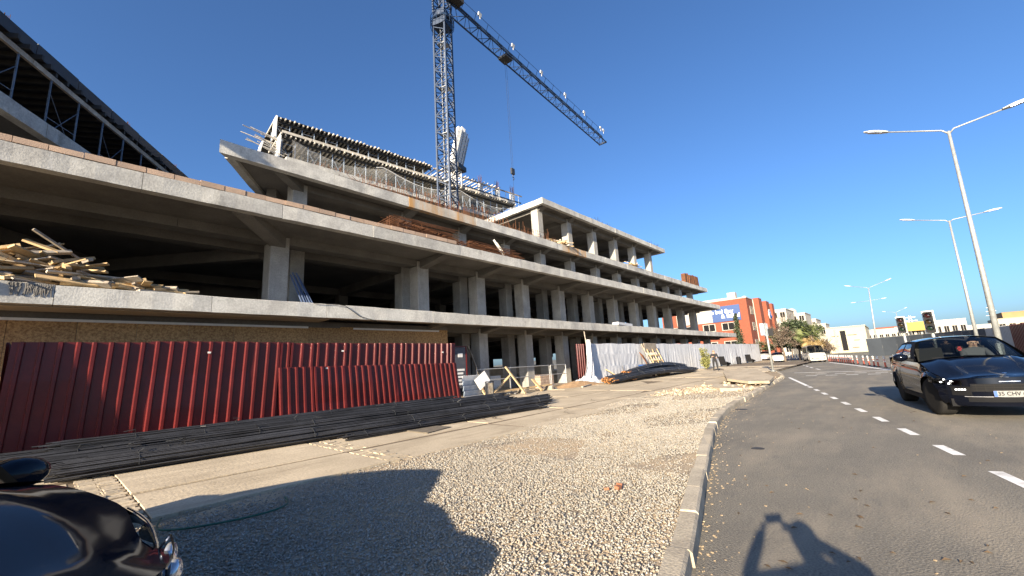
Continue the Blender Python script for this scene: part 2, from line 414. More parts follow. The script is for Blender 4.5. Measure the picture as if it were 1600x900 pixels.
gm = bpy.data.materials.new('gravel_stone'); gm.use_nodes = True
_b = gm.node_tree.nodes['Principled BSDF']; _b.inputs['Roughness'].default_value = .9
_a = _n(gm.node_tree, 'ShaderNodeAttribute', attribute_name='tint'); gm.node_tree.links.new(_a.outputs['Color'], _b.inputs['Base Color'])
def stones(name, n, sampler, smin, smax, label, palette, seed=3):
    rg = np.random.default_rng(seed)
    base = np.array([(1,0,0),(-1,0,0),(0,1,0),(0,-1,0),(0,0,1),(0,0,-1)], float)
    fcs = np.array([(0,2,4),(2,1,4),(1,3,4),(3,0,4),(2,0,5),(1,2,5),(3,1,5),(0,3,5)])
    C = np.array([sampler(rg) for _ in range(n)])
    S = rg.uniform(smin, smax, (n,1,1))*C[:,3][:,None,None]
    sh = np.stack([rg.uniform(.7,1.3,n), rg.uniform(.6,1.1,n), rg.uniform(.45,.8,n)],1)[:,None,:]
    V = base[None]*sh + rg.normal(0,.16,(n,6,3)); V *= S
    an = rg.uniform(0,6.28,n); ti = rg.uniform(-.5,.5,n)
    c, s = np.cos(an)[:,None], np.sin(an)[:,None]; x, y, z = V[...,0], V[...,1], V[...,2]
    V = np.stack([x*c-y*s, x*s+y*c, z + x*np.sin(ti)[:,None]], -1) + C[:,None,:3]
    F = (fcs[None] + (np.arange(n)*6)[:,None,None]).reshape(-1,3)
    me = bpy.data.meshes.new(name); me.vertices.add(n*6); me.vertices.foreach_set('co', V.reshape(-1))
    me.loops.add(F.size); me.loops.foreach_set('vertex_index', F.reshape(-1)); me.polygons.add(len(F))
    me.polygons.foreach_set('loop_start', np.arange(0,F.size,3)); me.update(calc_edges=True)
    pal = np.array(palette); t = pal[rg.integers(0,len(pal),n)]*rg.uniform(.8,1.18,(n,1))
    colr = np.concatenate([np.repeat(t,6,0), np.ones((n*6,1))],1)
    at = me.color_attributes.new('tint','FLOAT_COLOR','POINT'); at.data.foreach_set('color', colr.reshape(-1).astype(np.float32))
    me.materials.append(gm); o = link(name, me); o['kind'] = 'stuff'; o['label'] = label; o['category'] = 'gravel'; return o
def near_s(rg):
    while True:
        x = -.5+rg.random()**1.25*12.5; y0 = kerb_y(x)+.15; y1 = edge_y(x)
        y = y0+rg.random()*(y1-y0+.25)
        if x > 5.5 and math.sin(x*1.1+2)+math.sin(y*2.1+x*.6)+.35*math.sin(x*3.1-y*2.3) > .35 and rg.random() < .82: continue      # bare dusty patches
        if y > y1-.9 and rg.random() < (y-y1+.9)*.85: continue
        return (x, y, lot_z(y)-.021+rg.random()*.009, 1.0 if x < 7 else 1.15)
PAL = [(.33,.30,.25),(.29,.265,.22),(.37,.34,.29),(.26,.235,.195),(.32,.265,.195),(.32,.305,.275)]
stones('gravel_stones', 95000, near_s, .007, .0165, 'crushed pale gravel spread between kerb and concrete slabs', PAL)
def far_s(rg):
    while True:
        x = 9+rg.random()*11; y0 = kerb_y(x)+.2; y1 = edge_y(x)+.3
        y = y0+rg.random()*(y1-y0)
        if math.sin(x*1.1+2)+math.sin(y*2.1+x*.6) > .1 and rg.random() < .85: continue
        return (x, y, lot_z(y)-.02+rg.random()*.012, 1.3)
stones('gravel_stones', 24000, far_s, .008, .019, 'thinner gravel and dust further along the kerb', PAL, 5)
def rubble_s(rg):
    p = [(19.2,6.0),(22.5,5.0),(20.8,14.0),(24,4.9),(17.5,6.6)][rg.integers(0,5)]
    x = p[0]+rg.normal(0,1.0); y = min(p[1]+rg.normal(0,.35), 14.3); y = max(y, kerb_y(x)+.25)
    return (x, y, lot_z(y)+.0+rg.random()*.03, 1.0+2.2*rg.random()**3)
stones('rubble', 1500, rubble_s, .015, .045, 'loose concrete rubble and earth round the broken slab', [(.46,.38,.28),(.40,.31,.22),(.34,.25,.17)], 9)
# ================================================================== the unfinished concrete building
OB = (math.cos(R(55.6)), math.sin(R(55.6)))      # direction of the oblique end walls
Z1, Z2, Z3, Z4 = 4.23, 7.50, 10.53, 13.86
F1, F2, F3, F4 = 15.0, 14.6, 17.15, 17.33        # y of the slab edges
CY, CY2 = 17.15, 18.5                            # the two front column rows
XS = [12.4+4.0*k for k in range(12)]             # column axes
BD = thing('unfinished_building', (30,17,lot_z(17)), 'grey concrete building shell of open floors with rows of bare columns', 'building')
M['concrete_shaded'] = mat('concrete_inside_shaded', (.165,.155,.14), .9, color2=(.11,.103,.092), scale=.7, fine=.12, fscale=20, rand=.06)  # concrete darkened in its colour to stand for shade inside
GZ = lot_z(17)-.1

def fascia(name, a, b, z0, z1, t, step, mats, jit=.006, parent=None):
    """row of cast edge panels from a to b (xy); inside lies to the left of a->b"""
    a = Vector((*a,0)); b = Vector((*b,0)); d = (b-a); L = d.length; d.normalize(); n = Vector((-d.y,d.x,0))
    s = 0.0; k = 0; out = []
    while s < L-1e-3:
        e = min(L, s+step*rnd.uniform(.8,1.2)); 
        if L-e < step*.4: e = L
        j = rnd.uniform(-jit,jit); dz = rnd.uniform(-.01,.01)
        p0 = a+d*(s+.006)+n*j; p1 = a+d*(e-.006)+n*j
        nseg = max(1,int((e-s)/.45)); vs = []
        for i in range(nseg+1):                  # slightly wavy cast edge
            p = p0.lerp(p1, i/nseg); wv = rnd.uniform(-.010,.010); wz = rnd.uniform(-.012,.012); wb = rnd.uniform(-.006,.006)
            q = p+n*t
            vs += [(p.x+n.x*wv, p.y+n.y*wv, z0+wb), (p.x+n.x*(wv+.008), p.y+n.y*(wv+.008), z1+dz+wz-.015), (p.x+n.x*.03, p.y+n.y*.03, z1+dz+wz), (q.x,q.y,z1+dz), (q.x,q.y,z0)]
        fs = [tuple(range(4,-1,-1)), tuple(nseg*5+i for i in range(5))]
        for i in range(nseg):
            o = i*5; fs += [(o+m, o+(m+1)%5, o+5+(m+1)%5, o+5+m) for m in range(5)]
        m = mats(k) if callable(mats) else mats
        me = MB().add(vs, fs); ob = me.build(name, m, parent or BD); ob.data.flip_normals(); out.append(ob)
        s = e; k += 1
    return out

# --- floor plates (behind their edge panels)
T = .30
MB().prism([(-26,F1+T),(61.7,F1+T),(61.7,45),(-26,45)], Z1-.40, Z1-.02).build('floor_slab', M['concrete_shaded'], BD)
MB().prism([(-26,F2+T),(54.7,F2+T),(54.7,45),(-26,45)], Z2-.38, Z2-.02).build('floor_slab', M['concrete_shaded'], BD)
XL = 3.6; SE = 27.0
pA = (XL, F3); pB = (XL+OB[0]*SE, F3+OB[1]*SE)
MB().prism([(XL+.35,F3+T),(59.5,F3+T),(59.5,pB[1]),(pB[0]+.35,pB[1])], Z3-.36, Z3-.02).build('floor_slab', M['concrete_shaded'], BD)
MB().prism([(23.95,F4+T),(46.4,F4+T),(46.4,25.2),(23.95,25.2)], Z4-.34, Z4-.02).build('roof_slab', M['concrete_shaded'], BD)
# --- edge panels
fascia('edge_panel', (-26,F1),(62,F1), Z1-.50, Z1, T, 4.0, lambda k: M['concrete_edge'])
fascia('edge_panel', (62,F1),(62,45), Z1-.50, Z1, T, 5.0, M['concrete_edge'])
fascia('edge_panel', (-26,F2),(55,F2), Z2-.50, Z2, T, 4.0, lambda k: M['concrete_edge'])
fascia('edge_panel', (55,F2),(55,45), Z2-.50, Z2, T, 5.0, M['concrete_edge'])
e3 = fascia('edge_panel', (XL,F3),(59.8,F3), Z3-.52, Z3, T, 4.0, lambda k: M['concrete_rust'] if k in (2,5) else M['concrete_edge'])
for i in (3,4): e3[0].data.vertices[i].co.x += T*OB[0]/OB[1]+.05
fascia('edge_panel', (59.8,F3),(59.8,pB[1]), Z3-.52, Z3, T, 5.0, M['concrete_edge'])
fascia('edge_panel', pB, (XL+OB[0]*.45+.02, F3+OB[1]*.45), Z3-.52, Z3, T, 4.0, M['concrete_edge'])
fascia('edge_panel', (23.7,F4),(46.7,F4), Z4-.45, Z4, T, 4.0, M['concrete_edge'])
fascia('edge_panel', (46.7,F4),(46.7,25.5), Z4-.45, Z4, T, 4.0, M['concrete_edge'])
fascia('edge_panel', (23.7,25.5),(23.7,F4), Z4-.45, Z4, T, 5.0, M['concrete_edge'])

# --- columns
def column(x, y, z0, z1, w=.68, d=.72, m=None):
    mb = MB(); j = lambda: rnd.uniform(-.012,.012)
    c = .025; jx, jy = j(), j(); h = z1-z0
    prof = [(-w/2+c,-d/2),(w/2-c,-d/2),(w/2,-d/2+c),(w/2,d/2-c),(w/2-c,d/2),(-w/2+c,d/2),(-w/2,d/2-c),(-w/2,-d/2+c)]
    lv = [0, h*.33, h*.335, h*.34, h*.66, h*.665, h*.67, h]          # shutter lifts leave shallow grooves
    ins = [0,0,.008,0,0,.008,0,0]; vs = []
    for z, s in zip(lv, ins): vs += [(x+jx+px*(1-s), y+jy+py*(1-s), z0+z) for px, py in prof]
    n = 8; fs = [tuple(range(n-1,-1,-1)), tuple((len(lv)-1)*n+k for k in range(n))]
    for i in range(len(lv)-1): fs += [(i*n+k, i*n+(k+1)%n, (i+1)*n+(k+1)%n, (i+1)*n+k) for k in range(n)]
    return mb.add(vs, fs).build('column', m or M['concrete'], BD)
for x in [-9.5,-3.4,5.7]+XS:
    if x < 60: column(x, CY, GZ, Z1-.45)
    if x < 54: column(x, CY, Z1-.02, Z2-.45)
for x in [-9.5,-3.0,6.9]+XS:
    if x < 60: column(x, CY2+.1, GZ, Z1-.45, .6, .7)
    if x < 56: column(x, CY2+.1, Z1-.02, Z2-.45, .6, .7)
for x in [6.9]+XS:
    if x < 58.5: column(x, CY2, Z2-.02, Z3-.45, .62, .66)
for k in range(6): column(24.4+4.0*k, CY2, Z3-.02, Z4-.42, .62, .66)
for x in [-8,0,8]+XS[::1]:
    for y in (25.5, 33.5):
        if x < 60: column(x, y, GZ, Z1-.45, .6,.6, M['concrete_shaded'])
        if x < 54 and x > -5: column(x, y, Z1-.02, Z2-.45, .6,.6, M['concrete_shaded'])
        if 14 < x < 58 and y < 30: column(x, y, Z2-.02, Z3-.45, .6,.6, M['concrete_shaded'])
for x in (24.4, 32.4, 40.4): column(x, 24, Z3-.02, Z4-.42, .6, .6)

# --- beams
def beam(x0,x1,y0,y1,z0,z1): MB().box(x0,x1,y0,y1,z0,z1).build('beam', M['concrete_shaded'], BD)
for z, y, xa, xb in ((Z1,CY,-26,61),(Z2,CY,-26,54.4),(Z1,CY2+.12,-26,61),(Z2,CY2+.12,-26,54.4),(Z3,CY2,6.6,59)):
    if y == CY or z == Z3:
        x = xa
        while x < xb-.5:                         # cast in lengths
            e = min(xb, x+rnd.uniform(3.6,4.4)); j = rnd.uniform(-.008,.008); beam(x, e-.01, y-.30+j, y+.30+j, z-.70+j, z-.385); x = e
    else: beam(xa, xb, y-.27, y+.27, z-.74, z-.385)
beam(24.2,45.2,CY2-.28,CY2+.28,Z4-.72,Z4-.345)
for x in [-9.5,-3.4]+XS:
    if x < 61: beam(x-.22,x+.22,CY2+.45,44,Z1-.86,Z1-.405)
    if x < 54: beam(x-.22,x+.22,CY2+.45,44,Z2-.86,Z2-.385)
    if 12 < x < 59: beam(x-.2,x+.2,CY2+.3,pB[1],Z3-.80,Z3-.365)
for k in range(6): beam(24.4+4*k-.2,24.4+4*k+.2,CY2+.3,25.1,Z4-.68,Z4-.345)
for y in (25.5,33.5): beam(-26,54.4,y-.2,y+.2,Z2-.8,Z2-.39); beam(-26,61,y-.2,y+.2,Z1-.8,Z1-.41)
# diagonal beams on the wide bay at the left
for x, tx in ((5.7,-6),(-3.4,9)):
    MB().bar((x,CY2+.3,Z2-.66),(tx,34,Z2-.66),.4,.5).build('beam', M['concrete_shaded'], BD)
# --- cantilever brackets, deep at the column and thin at the edge
def bracket(x, yc, yf, zs, w=.42, d0=.48, d1=.14, xo=None):
    xo = x if xo is None else xo
    vs = []
    for px, py, d in ((x,yc,d0),(xo,yf,d1)):
        vs += [(px-w/2,py,zs-d),(px+w/2,py,zs-d),(px+w/2,py,zs),(px-w/2,py,zs)]
    MB().add(vs, [(0,1,2,3),(7,6,5,4),(0,4,5,1),(1,5,6,2),(2,6,7,3),(3,7,4,0)]).build('bracket', M['concrete_shaded'], BD)
for x in XS:
    if x < 61: bracket(x, CY-.32, F1+T+.01, Z1-.405, d0=.33, d1=.12)
    if x < 54.5: bracket(x, CY-.31, F2+T+.01, Z2-.385, d0=.42, d1=.16)
    if x < 59: bracket(x, CY2-.30, F3+T+.01, Z3-.365, d0=.42, d1=.18)
bracket(5.7, CY-.25, F2+T+.01, Z2-.385, d0=.5, d1=.16, xo=3.9, w=.6)
bracket(6.9, CY2-.25, F3+T+.01, Z3-.365, d0=.45, d1=.18, xo=5.75, w=.5)
for k in range(6): bracket(24.4+4*k, CY2-.29, F4+T+.01, Z4-.345, d0=.36, d1=.12)
# oblique edge beam and ribs under the pointed left corner of the third floor
q0 = Vector((XL+OB[0]*3+.9, F3+OB[1]*3, Z3-.60)); q1 = Vector((XL+OB[0]*24+.9, F3+OB[1]*24, Z3-.60))
MB().bar((q0.x,q0.y,Z3-.55),(q1.x,q1.y,Z3-.55),.4,.46).build('beam', M['concrete_shaded'], BD)

# --- back and inner walls
def wall(x0,x1,y0,y1,z0,z1,nm='wall'): MB().box(x0,x1,y0,y1,z0,z1).build(nm, M['concrete_shaded'], BD)
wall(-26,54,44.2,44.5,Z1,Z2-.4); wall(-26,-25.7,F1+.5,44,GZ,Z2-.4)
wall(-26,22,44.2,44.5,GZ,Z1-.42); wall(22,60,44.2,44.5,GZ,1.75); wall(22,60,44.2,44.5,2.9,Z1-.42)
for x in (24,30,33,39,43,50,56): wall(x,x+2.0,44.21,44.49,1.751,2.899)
wall(-25,11,27,27.3,Z1,Z2-.42); wall(16,40,38,38.3,Z1,Z2-.42); wall(0,10,36,36.3,Z1,Z2-.42); wall(-20,8,30,30.3,GZ,Z1-.42)  # inner walls added to keep light out and darken the deep floors
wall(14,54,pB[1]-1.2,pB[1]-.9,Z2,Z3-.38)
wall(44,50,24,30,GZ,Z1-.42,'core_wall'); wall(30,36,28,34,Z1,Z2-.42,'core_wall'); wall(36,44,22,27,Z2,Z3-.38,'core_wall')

# --- parapet blocks along the second floor edge
x = -2.2
while x < 12.6:
    L = rnd.choice((.60,.60,.58,.62)); h = rnd.uniform(.145,.17)
    if True:
        MB().rbox((x+L/2, F2+.10+rnd.uniform(-.012,.012), Z2+h/2+.008), (L-.014, .19, h), (0, rnd.uniform(-.006,.006), rnd.uniform(-.012,.012))).build('parapet_block', M['block'], BD)
    x += L
# --- starter bars along the third floor edge, rusty, with ties
sb = MB()
for k in range(330):
    x = rnd.uniform(9.5,25.5); fade = min(1, max(.15,(x-8.5)/6)); y = F3+.25+rnd.random()*1.9*fade
    h = rnd.uniform(.35,1.15)*(.5+.5*fade); lx, ly = rnd.uniform(-.06,.06), rnd.uniform(-.06,.06)
    sb.tube((x,y,Z3-.04),(x+lx,y+ly,Z3+h), .011, n=4)
for k in range(46):
    x = rnd.uniform(9,23); y = F3+.2+rnd.random()*1.5; z = Z3+rnd.uniform(.02,.7); sb.tube((x,y,z),(x+rnd.uniform(1.5,4),y+rnd.uniform(-.2,.2),z+rnd.uniform(-.1,.15)), .010, n=4)
for k in range(120):
    x = rnd.uniform(8.2,22); y = F3+.02+rnd.random()*.5; sb.tube((x,y,Z3+.03+rnd.random()*.12),(x+rnd.uniform(-.25,.25),y-rnd.uniform(-.1,.22),Z3+.04+rnd.random()*.3), .009, n=4)
sb.build('starter_bars', M['rust'], BD, kind='stuff')

# --- left block: third floor edge, then formwork of the roof above it
LX = -2.4
def obl(s, off=0.0):                             # point s metres along the left block's street edge, off metres inwards (to the left)
    return (LX+OB[0]*s-OB[1]*off, F3+OB[1]*s+OB[0]*off)
LB = thing('left_building_wing', (-10,24,lot_z(24)), 'dark concrete wing at the left with shuttered roof on props', 'building')
a, b = obl(-.2), obl(27)
MB().prism([(-26,F3+T),(obl(0,.3)[0],F3+T),obl(27,.3),(-26,obl(27)[1])], Z3-.36, Z3-.02).build('floor_slab', M['concrete_shaded'], LB)
fascia('edge_panel', (-26,F3),(LX-.3,F3), Z3-.52, Z3, T, 4.0, M['concrete_edge'], parent=LB)
fascia('edge_panel', a, b, Z3-.52, Z3, T, 3.2, M['concrete_edge'], parent=LB)
for s in range(0,26,4):
    px, py = obl(s+1.5, 2.2); MB().box(px-.3,px+.3,py-.3,py+.3,Z2-.02,Z3-.4).build('column', M['concrete'], LB)
    p1 = obl(s+1.5,.5); p2 = obl(s+1.5,9); MB().bar((*p1,Z3-.56),(*p2,Z3-.56),.4,.4).build('beam', M['concrete_shaded'], LB)
MB().bar((*obl(0,2.2),Z3-.6),(*obl(26,2.2),Z3-.6),.4,.46).build('beam', M['concrete_shaded'], LB)
for (x0,x1,y0,y1) in ((-24,-9,28,28.4),(-12,-6,24,24.4)): MB().box(x0,x1,y0,y1,Z2,Z3-.4).build('wall', M['concrete_shaded'], LB)
M['shutter'] = mat('shutter_ply', (.030,.031,.036), .6, color2=(.020,.020,.024), scale=3, rand=.15)  # plywood darkened in its colour to stand for shade under the decks
M['joist_dark'] = mat('joist_dark', (.040,.038,.036), .8, color2=(.026,.025,.025), scale=3, rand=.2)  # dark joist copy, shade under the deck put into its colour
M['prop_dark'] = mat('prop_dark', (.10,.13,.18), .5, metal=.2, color2=(.06,.08,.11), scale=4, rand=.15)  # dark prop copy with the wing's shade put into its colour
off = 1.45
# primary beams along the edge, joists across them, plywood on top
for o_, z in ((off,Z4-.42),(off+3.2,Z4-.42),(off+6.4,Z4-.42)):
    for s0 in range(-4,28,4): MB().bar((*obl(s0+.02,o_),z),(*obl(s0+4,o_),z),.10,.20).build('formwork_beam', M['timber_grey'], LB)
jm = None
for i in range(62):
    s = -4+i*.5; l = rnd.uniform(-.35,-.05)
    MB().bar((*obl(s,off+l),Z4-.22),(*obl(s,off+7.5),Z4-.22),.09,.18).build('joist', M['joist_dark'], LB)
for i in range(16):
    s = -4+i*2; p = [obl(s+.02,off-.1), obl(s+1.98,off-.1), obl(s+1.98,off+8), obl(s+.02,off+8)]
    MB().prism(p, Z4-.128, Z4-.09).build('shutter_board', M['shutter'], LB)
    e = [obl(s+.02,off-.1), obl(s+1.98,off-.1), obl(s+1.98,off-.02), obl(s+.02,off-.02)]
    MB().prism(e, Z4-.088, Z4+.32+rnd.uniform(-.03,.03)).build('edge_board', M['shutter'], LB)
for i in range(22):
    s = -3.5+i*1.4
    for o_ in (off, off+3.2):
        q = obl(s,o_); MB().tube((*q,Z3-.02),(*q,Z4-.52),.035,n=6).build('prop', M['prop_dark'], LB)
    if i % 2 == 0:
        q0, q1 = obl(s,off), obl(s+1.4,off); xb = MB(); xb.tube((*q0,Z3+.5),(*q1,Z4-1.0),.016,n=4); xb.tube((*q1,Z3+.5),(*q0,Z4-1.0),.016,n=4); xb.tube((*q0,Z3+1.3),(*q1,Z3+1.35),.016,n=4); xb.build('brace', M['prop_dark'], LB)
p0_, p1_ = obl(-5,off+7.8), obl(28,off+7.8); MB().prism([p0_,p1_,obl(28,off+8.1),obl(-5,off+8.1)], Z3-.02, Z4-.14).build('wall', M['shutter'], LB)  # back wall added to block light behind the props
MB().box(-26,7,F1+.31,16.19,Z1-.53,Z1-.505).build('soffit_board', mat('soffit_board',(.42,.36,.28),.85,color2=(.36,.31,.24),scale=1.5), BD)  # pale plaster soffit, its beige also standing for light bounced from below
for s in (3.0,9.4,13.8):
    for k in range(7):
        q = obl(s+rnd.uniform(0,.4),off+.2); MB().tube((*q,Z4),(q[0],q[1],Z4+rnd.uniform(.5,.8)),.010,n=4).build('starter_bar', M['rust'], LB)
# ================================================================== formwork tower behind, tower crane, placing boom
ZL, ZT, ZB = 20.0, 22.3, 17.4
low0, low1 = on_z(440,208,ZL), on_z(806,320,ZL); top0, top1 = on_z(432,182,ZT), on_z(677,260,ZT); top2 = on_z(815,305,ZT)
low0.z = low1.z = top0.z = top1.z = 0
dL = (low1-low0).normalized(); nL = Vector((-dL.y, dL.x, 0)); LL = (low1-low0).length
FT = thing('formwork_tower', (18,33,Z3), 'timber shuttered upper floors on blue props beside the crane', 'formwork')
# concrete stories below, down to the third floor
MB().prism([tuple((low0-nL*1.6)[:2]), tuple((low0+dL*LL-nL*.9)[:2]), tuple((low0+dL*LL+nL*12)[:2]), tuple((low0+nL*12)[:2])], ZB-.35, ZB).build('floor_slab', M['concrete_edge'], FT)
MB().prism([tuple((low0+nL*.5)[:2]), tuple((low0+dL*LL+nL*1)[:2]), tuple((low0+dL*LL+nL*12)[:2]), tuple((low0+nL*12)[:2])], 13.7, 14.0).build('floor_slab', M['concrete_shaded'], FT)
for s in range(1,24,5):
    for o_ in (2,8):
        p = low0+dL*s+nL*o_; MB().box(p.x-.3,p.x+.3,p.y-.3,p.y+.3,Z3-.02,ZB-.34).build('column', M['concrete_shaded'], FT)
for s in range(1,24,4):
    for z0, z1 in ((ZB-.01,ZL-.36),(ZL-.1,ZT-.36)):
        p = low0+dL*s+nL*4.5
        if z1 > ZL and s > 16: continue
        MB().box(p.x-.3,p.x+.3,p.y-.3,p.y+.3,z0,z1).build('column', M['concrete'], FT)
# dark back plane added behind the decks to look like shade inside
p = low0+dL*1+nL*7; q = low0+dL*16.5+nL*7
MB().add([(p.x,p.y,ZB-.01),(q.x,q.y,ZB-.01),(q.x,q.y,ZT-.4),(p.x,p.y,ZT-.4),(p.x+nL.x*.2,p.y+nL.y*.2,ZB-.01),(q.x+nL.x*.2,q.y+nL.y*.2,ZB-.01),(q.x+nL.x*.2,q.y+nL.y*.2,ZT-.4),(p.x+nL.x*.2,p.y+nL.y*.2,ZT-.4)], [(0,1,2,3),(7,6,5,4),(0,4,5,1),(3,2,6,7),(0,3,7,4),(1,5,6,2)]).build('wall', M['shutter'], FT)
M['joist'] = mat('joist_timber', (.54,.50,.43), .8, color2=(.40,.365,.31), scale=4, rand=.15)
def deck(o, d, L, z, skip=None, out=.0, posts_z=None, ply=True, step=.34):
    n = Vector((-d.y, d.x, 0)); k = 0; s = 0.0
    while s < L:
        if not skip or not skip(s):
            p = o+d*s; e = rnd.uniform(-.22,.1)
            jb = MB().bar((p.x+n.x*e, p.y+n.y*e, z+rnd.uniform(-.02,.02)), (p.x+n.x*3.6, p.y+n.y*3.6, z), .085, .16)
            jb.build('joist', M['joist'], FT)
        s += step
    for off_, zz in ((.45,z-.17),(2.2,z-.17)):
        s = 0
        while s < L:
            e = min(L, s+3.9); a = o+d*s+n*off_; b = o+d*e+n*off_; MB().bar((a.x,a.y,zz),(b.x,b.y,zz),.08,.18).build('formwork_beam', M['joist_dark'], FT); s += 4
    if ply:
        s = 0
        while s < L:
            e = min(L, s+2.44); a = o+d*(s+.01); b = o+d*(e-.01); 
            MB().prism([tuple((a+n*.12)[:2]), tuple((b+n*.12)[:2]), tuple((b+n*9)[:2]), tuple((a+n*9)[:2])], z+.085, z+.13).build('shutter_board', M['shutter'], FT); s += 2.44
    # props and braces
    s = .15; i = 0
    while s < L:
        for off_ in (.45,2.2):
            p = o+d*s+n*off_; MB().tube((p.x,p.y,posts_z-.01),(p.x,p.y,z-.25),.035,n=6).build('prop', M['prop'], FT)
        if i % 2 == 0 and s+.95 < L:
            a = o+d*s+n*.45; b = o+d*(s+.95)+n*.45; xb = MB()
            xb.tube((a.x,a.y,posts_z+.3),(b.x,b.y,z-.6),.014,n=4); xb.tube((b.x,b.y,posts_z+.3),(a.x,a.y,z-.6),.014,n=4); xb.tube((a.x,a.y,z-.55),(b.x,b.y,z-.55),.014,n=4); xb.build('brace', M['prop'], FT)
        s += .95; i += 1
deck(low0, dL, LL, ZL, posts_z=ZB)
dT = (top1-top0).normalized(); LT = (top1-top0).length
deck(top0, dT, LT, ZT, posts_z=ZL+.13)
# floor boards that are already laid at the low deck edge (pale band)
a = low0+dL*.2+nL*.02; 
for i in range(11):
    p = low0+dL*(i*2.2+.02)-nL*.02; q = low0+dL*(i*2.2+2.16)-nL*.02
    if q.x > low1.x: break
    MB().bar((p.x,p.y,ZL+.17),(q.x,q.y,ZL+.17),.05,.20).build('edge_board', M['joist'], FT)
# open part to the right of the mast: bare beams, columns cages
dR = (Vector((top2.x,top2.y,0))-top1).normalized(); LR = (Vector((top2.x,top2.y,0))-top1).length; nR = Vector((-dR.y,dR.x,0))
for off_, z in ((.0,ZT-.2),(1.8,ZT-.25),(.2,ZT-1.0)):
    a = top1+nR*off_; b = top1+dR*LR+nR*off_; MB().bar((a.x,a.y,z),(b.x,b.y,z),.07,.14).build('formwork_beam', M['steel_blue'] if z < ZT-.5 else M['timber_grey'], FT)
s = .4
while s < LR*.72:
    p = top1+dR*s; MB().bar((p.x-nR.x*.3,p.y-nR.y*.3,ZT-.06),(p.x+nR.x*2.6,p.y+nR.y*2.6,ZT-.0),.06,.10).build('joist', M['joist'], FT); s += rnd.uniform(.35,.7)
s = .5
while s < LR:
    p = top1+dR*s; MB().tube((p.x,p.y,ZL+.12),(p.x,p.y,ZT-.27),.035,n=6).build('prop', M['prop'], FT); s += 1.05
for s in (3.0,6.6,9.2,11.6):
    p = top1+dR*min(s,LR-.2)+nR*.6; MB().box(p.x-.22,p.x+.22,p.y-.22,p.y+.22,ZL+.12,ZT+.1).build('column_form', M['white'], FT)
    cg = MB()
    for k in range(14): x, y = p.x+rnd.uniform(-.25,.25), p.y+rnd.uniform(-.2,.2); cg.tube((x,y,ZT),(x+rnd.uniform(-.05,.05),y,ZT+rnd.uniform(.8,1.25)),.012,n=4)
    cg.build('starter_bars', M['rust'], FT, kind='stuff')
for s in (8.2,12.8,4.6):
    p = top0+dT*s+nL*3; cg = MB()
    for k in range(12): x, y = p.x+rnd.uniform(-.3,.3), p.y+rnd.uniform(-.2,.2); cg.tube((x,y,ZT+.1),(x,y,ZT+rnd.uniform(.6,1.0)),.012,n=4)
    cg.build('starter_bars', M['rust'], FT, kind='stuff')
# white shutter panels and loose timbers at the left end
for z0, z1, o_ in ((ZB+.05,ZL-.3,.0),(ZL+.2,ZT-.3,1.3)):
    p = low0-dL*.15+nL*(o_+.2); MB().rbox((p.x,p.y,(z0+z1)/2),(.10,.9,z1-z0),(0,.04,math.atan2(dL.y,dL.x))).build('shutter_panel', M['white'], FT)
p = low0-dL*1.5-nL*.6; MB().rbox((p.x,p.y,ZB+.45),(.1,.8,1.1),(0,.2,math.atan2(dL.y,dL.x))).build('shutter_panel', M['white'], FT)
for k in range(16):
    z = ZB+.2+k*.14; a = low0+dL*rnd.uniform(-.2,.6)+nL*rnd.uniform(-.3,.8); b = a-dL*rnd.uniform(1.4,2.6)-nL*rnd.uniform(-.2,.5)
    MB().bar((a.x,a.y,z),(b.x,b.y,z+rnd.uniform(.1,.5)),.05,.05).build('loose_batten', M['joist'], FT)
# safety net hanging in front of the lower deck
nm = bpy.data.materials.new('safety_net'); nm.use_nodes = True; _t = nm.node_tree; _b = _t.nodes['Principled BSDF']
_b.inputs['Base Color'].default_value = (.62,.60,.55,1); _b.inputs['Roughness'].default_value = .9
_br = _n(_t,'ShaderNodeTexBrick'); _br.offset = 0; _br.inputs['Scale'].default_value = 7; _br.inputs['Mortar Size'].default_value = .06; _br.inputs['Brick Width'].default_value = .5; _br.inputs['Row Height'].default_value = .5
_br.inputs['Color1'].default_value = (.02,.02,.02,1); _br.inputs['Color2'].default_value = (.06,.06,.06,1); _br.inputs['Mortar'].default_value = (.36,.36,.36,1)
_tc = _n(_t,'ShaderNodeTexCoord'); _t.links.new(_tc.outputs['UV'], _br.inputs['Vector']); _t.links.new(_br.outputs[0], _b.inputs['Alpha'])
def net(name, A, B, zt, zb, sag, bulge, parent):
    P = []; N_ = 40; Mv = 10
    for i in range(N_+1):
        t = i/N_; p = A.lerp(B,t); row = []
        sg = sag*abs(math.sin(t*math.pi*3.0))
        for j in range(Mv+1):
            u = j/Mv; z = zt-sg+(zb-zt+sg)*u; o_ = bulge*math.sin(u*math.pi)*(.6+.4*math.sin(t*21+1)) + .05*math.sin(t*63)
            row.append((p.x-nL.x*o_, p.y-nL.y*o_, z))
        P.append(row)
    o = MB().grid(P).build(name, nm, parent, smooth=True)
    uv = o.data.uv_layers.new(name='UVMap'); Lh = (B-A).length
    for lp in o.data.loops:
        i, j = divmod(lp.vertex_index, Mv+1); uv.data[lp.index].uv = (i/N_*Lh, j/Mv*abs(zt-zb))
    return o
net('safety_net', low0+dL*.6-nL*.5, low0+dL*LL*.98-nL*.4, ZL-.55, ZB+.05, .8, .35, FT)
tp = MB().path([tuple((low0+dL*(LL*(.3+.68*t))-nL*.45)[:2])+(ZL-.55-.8*abs(math.sin((.306+.68*t)*math.pi*3.0)),) for t in [i/30 for i in range(31)]], .03, 5); tp.build('net_rope', M['white'], FT)
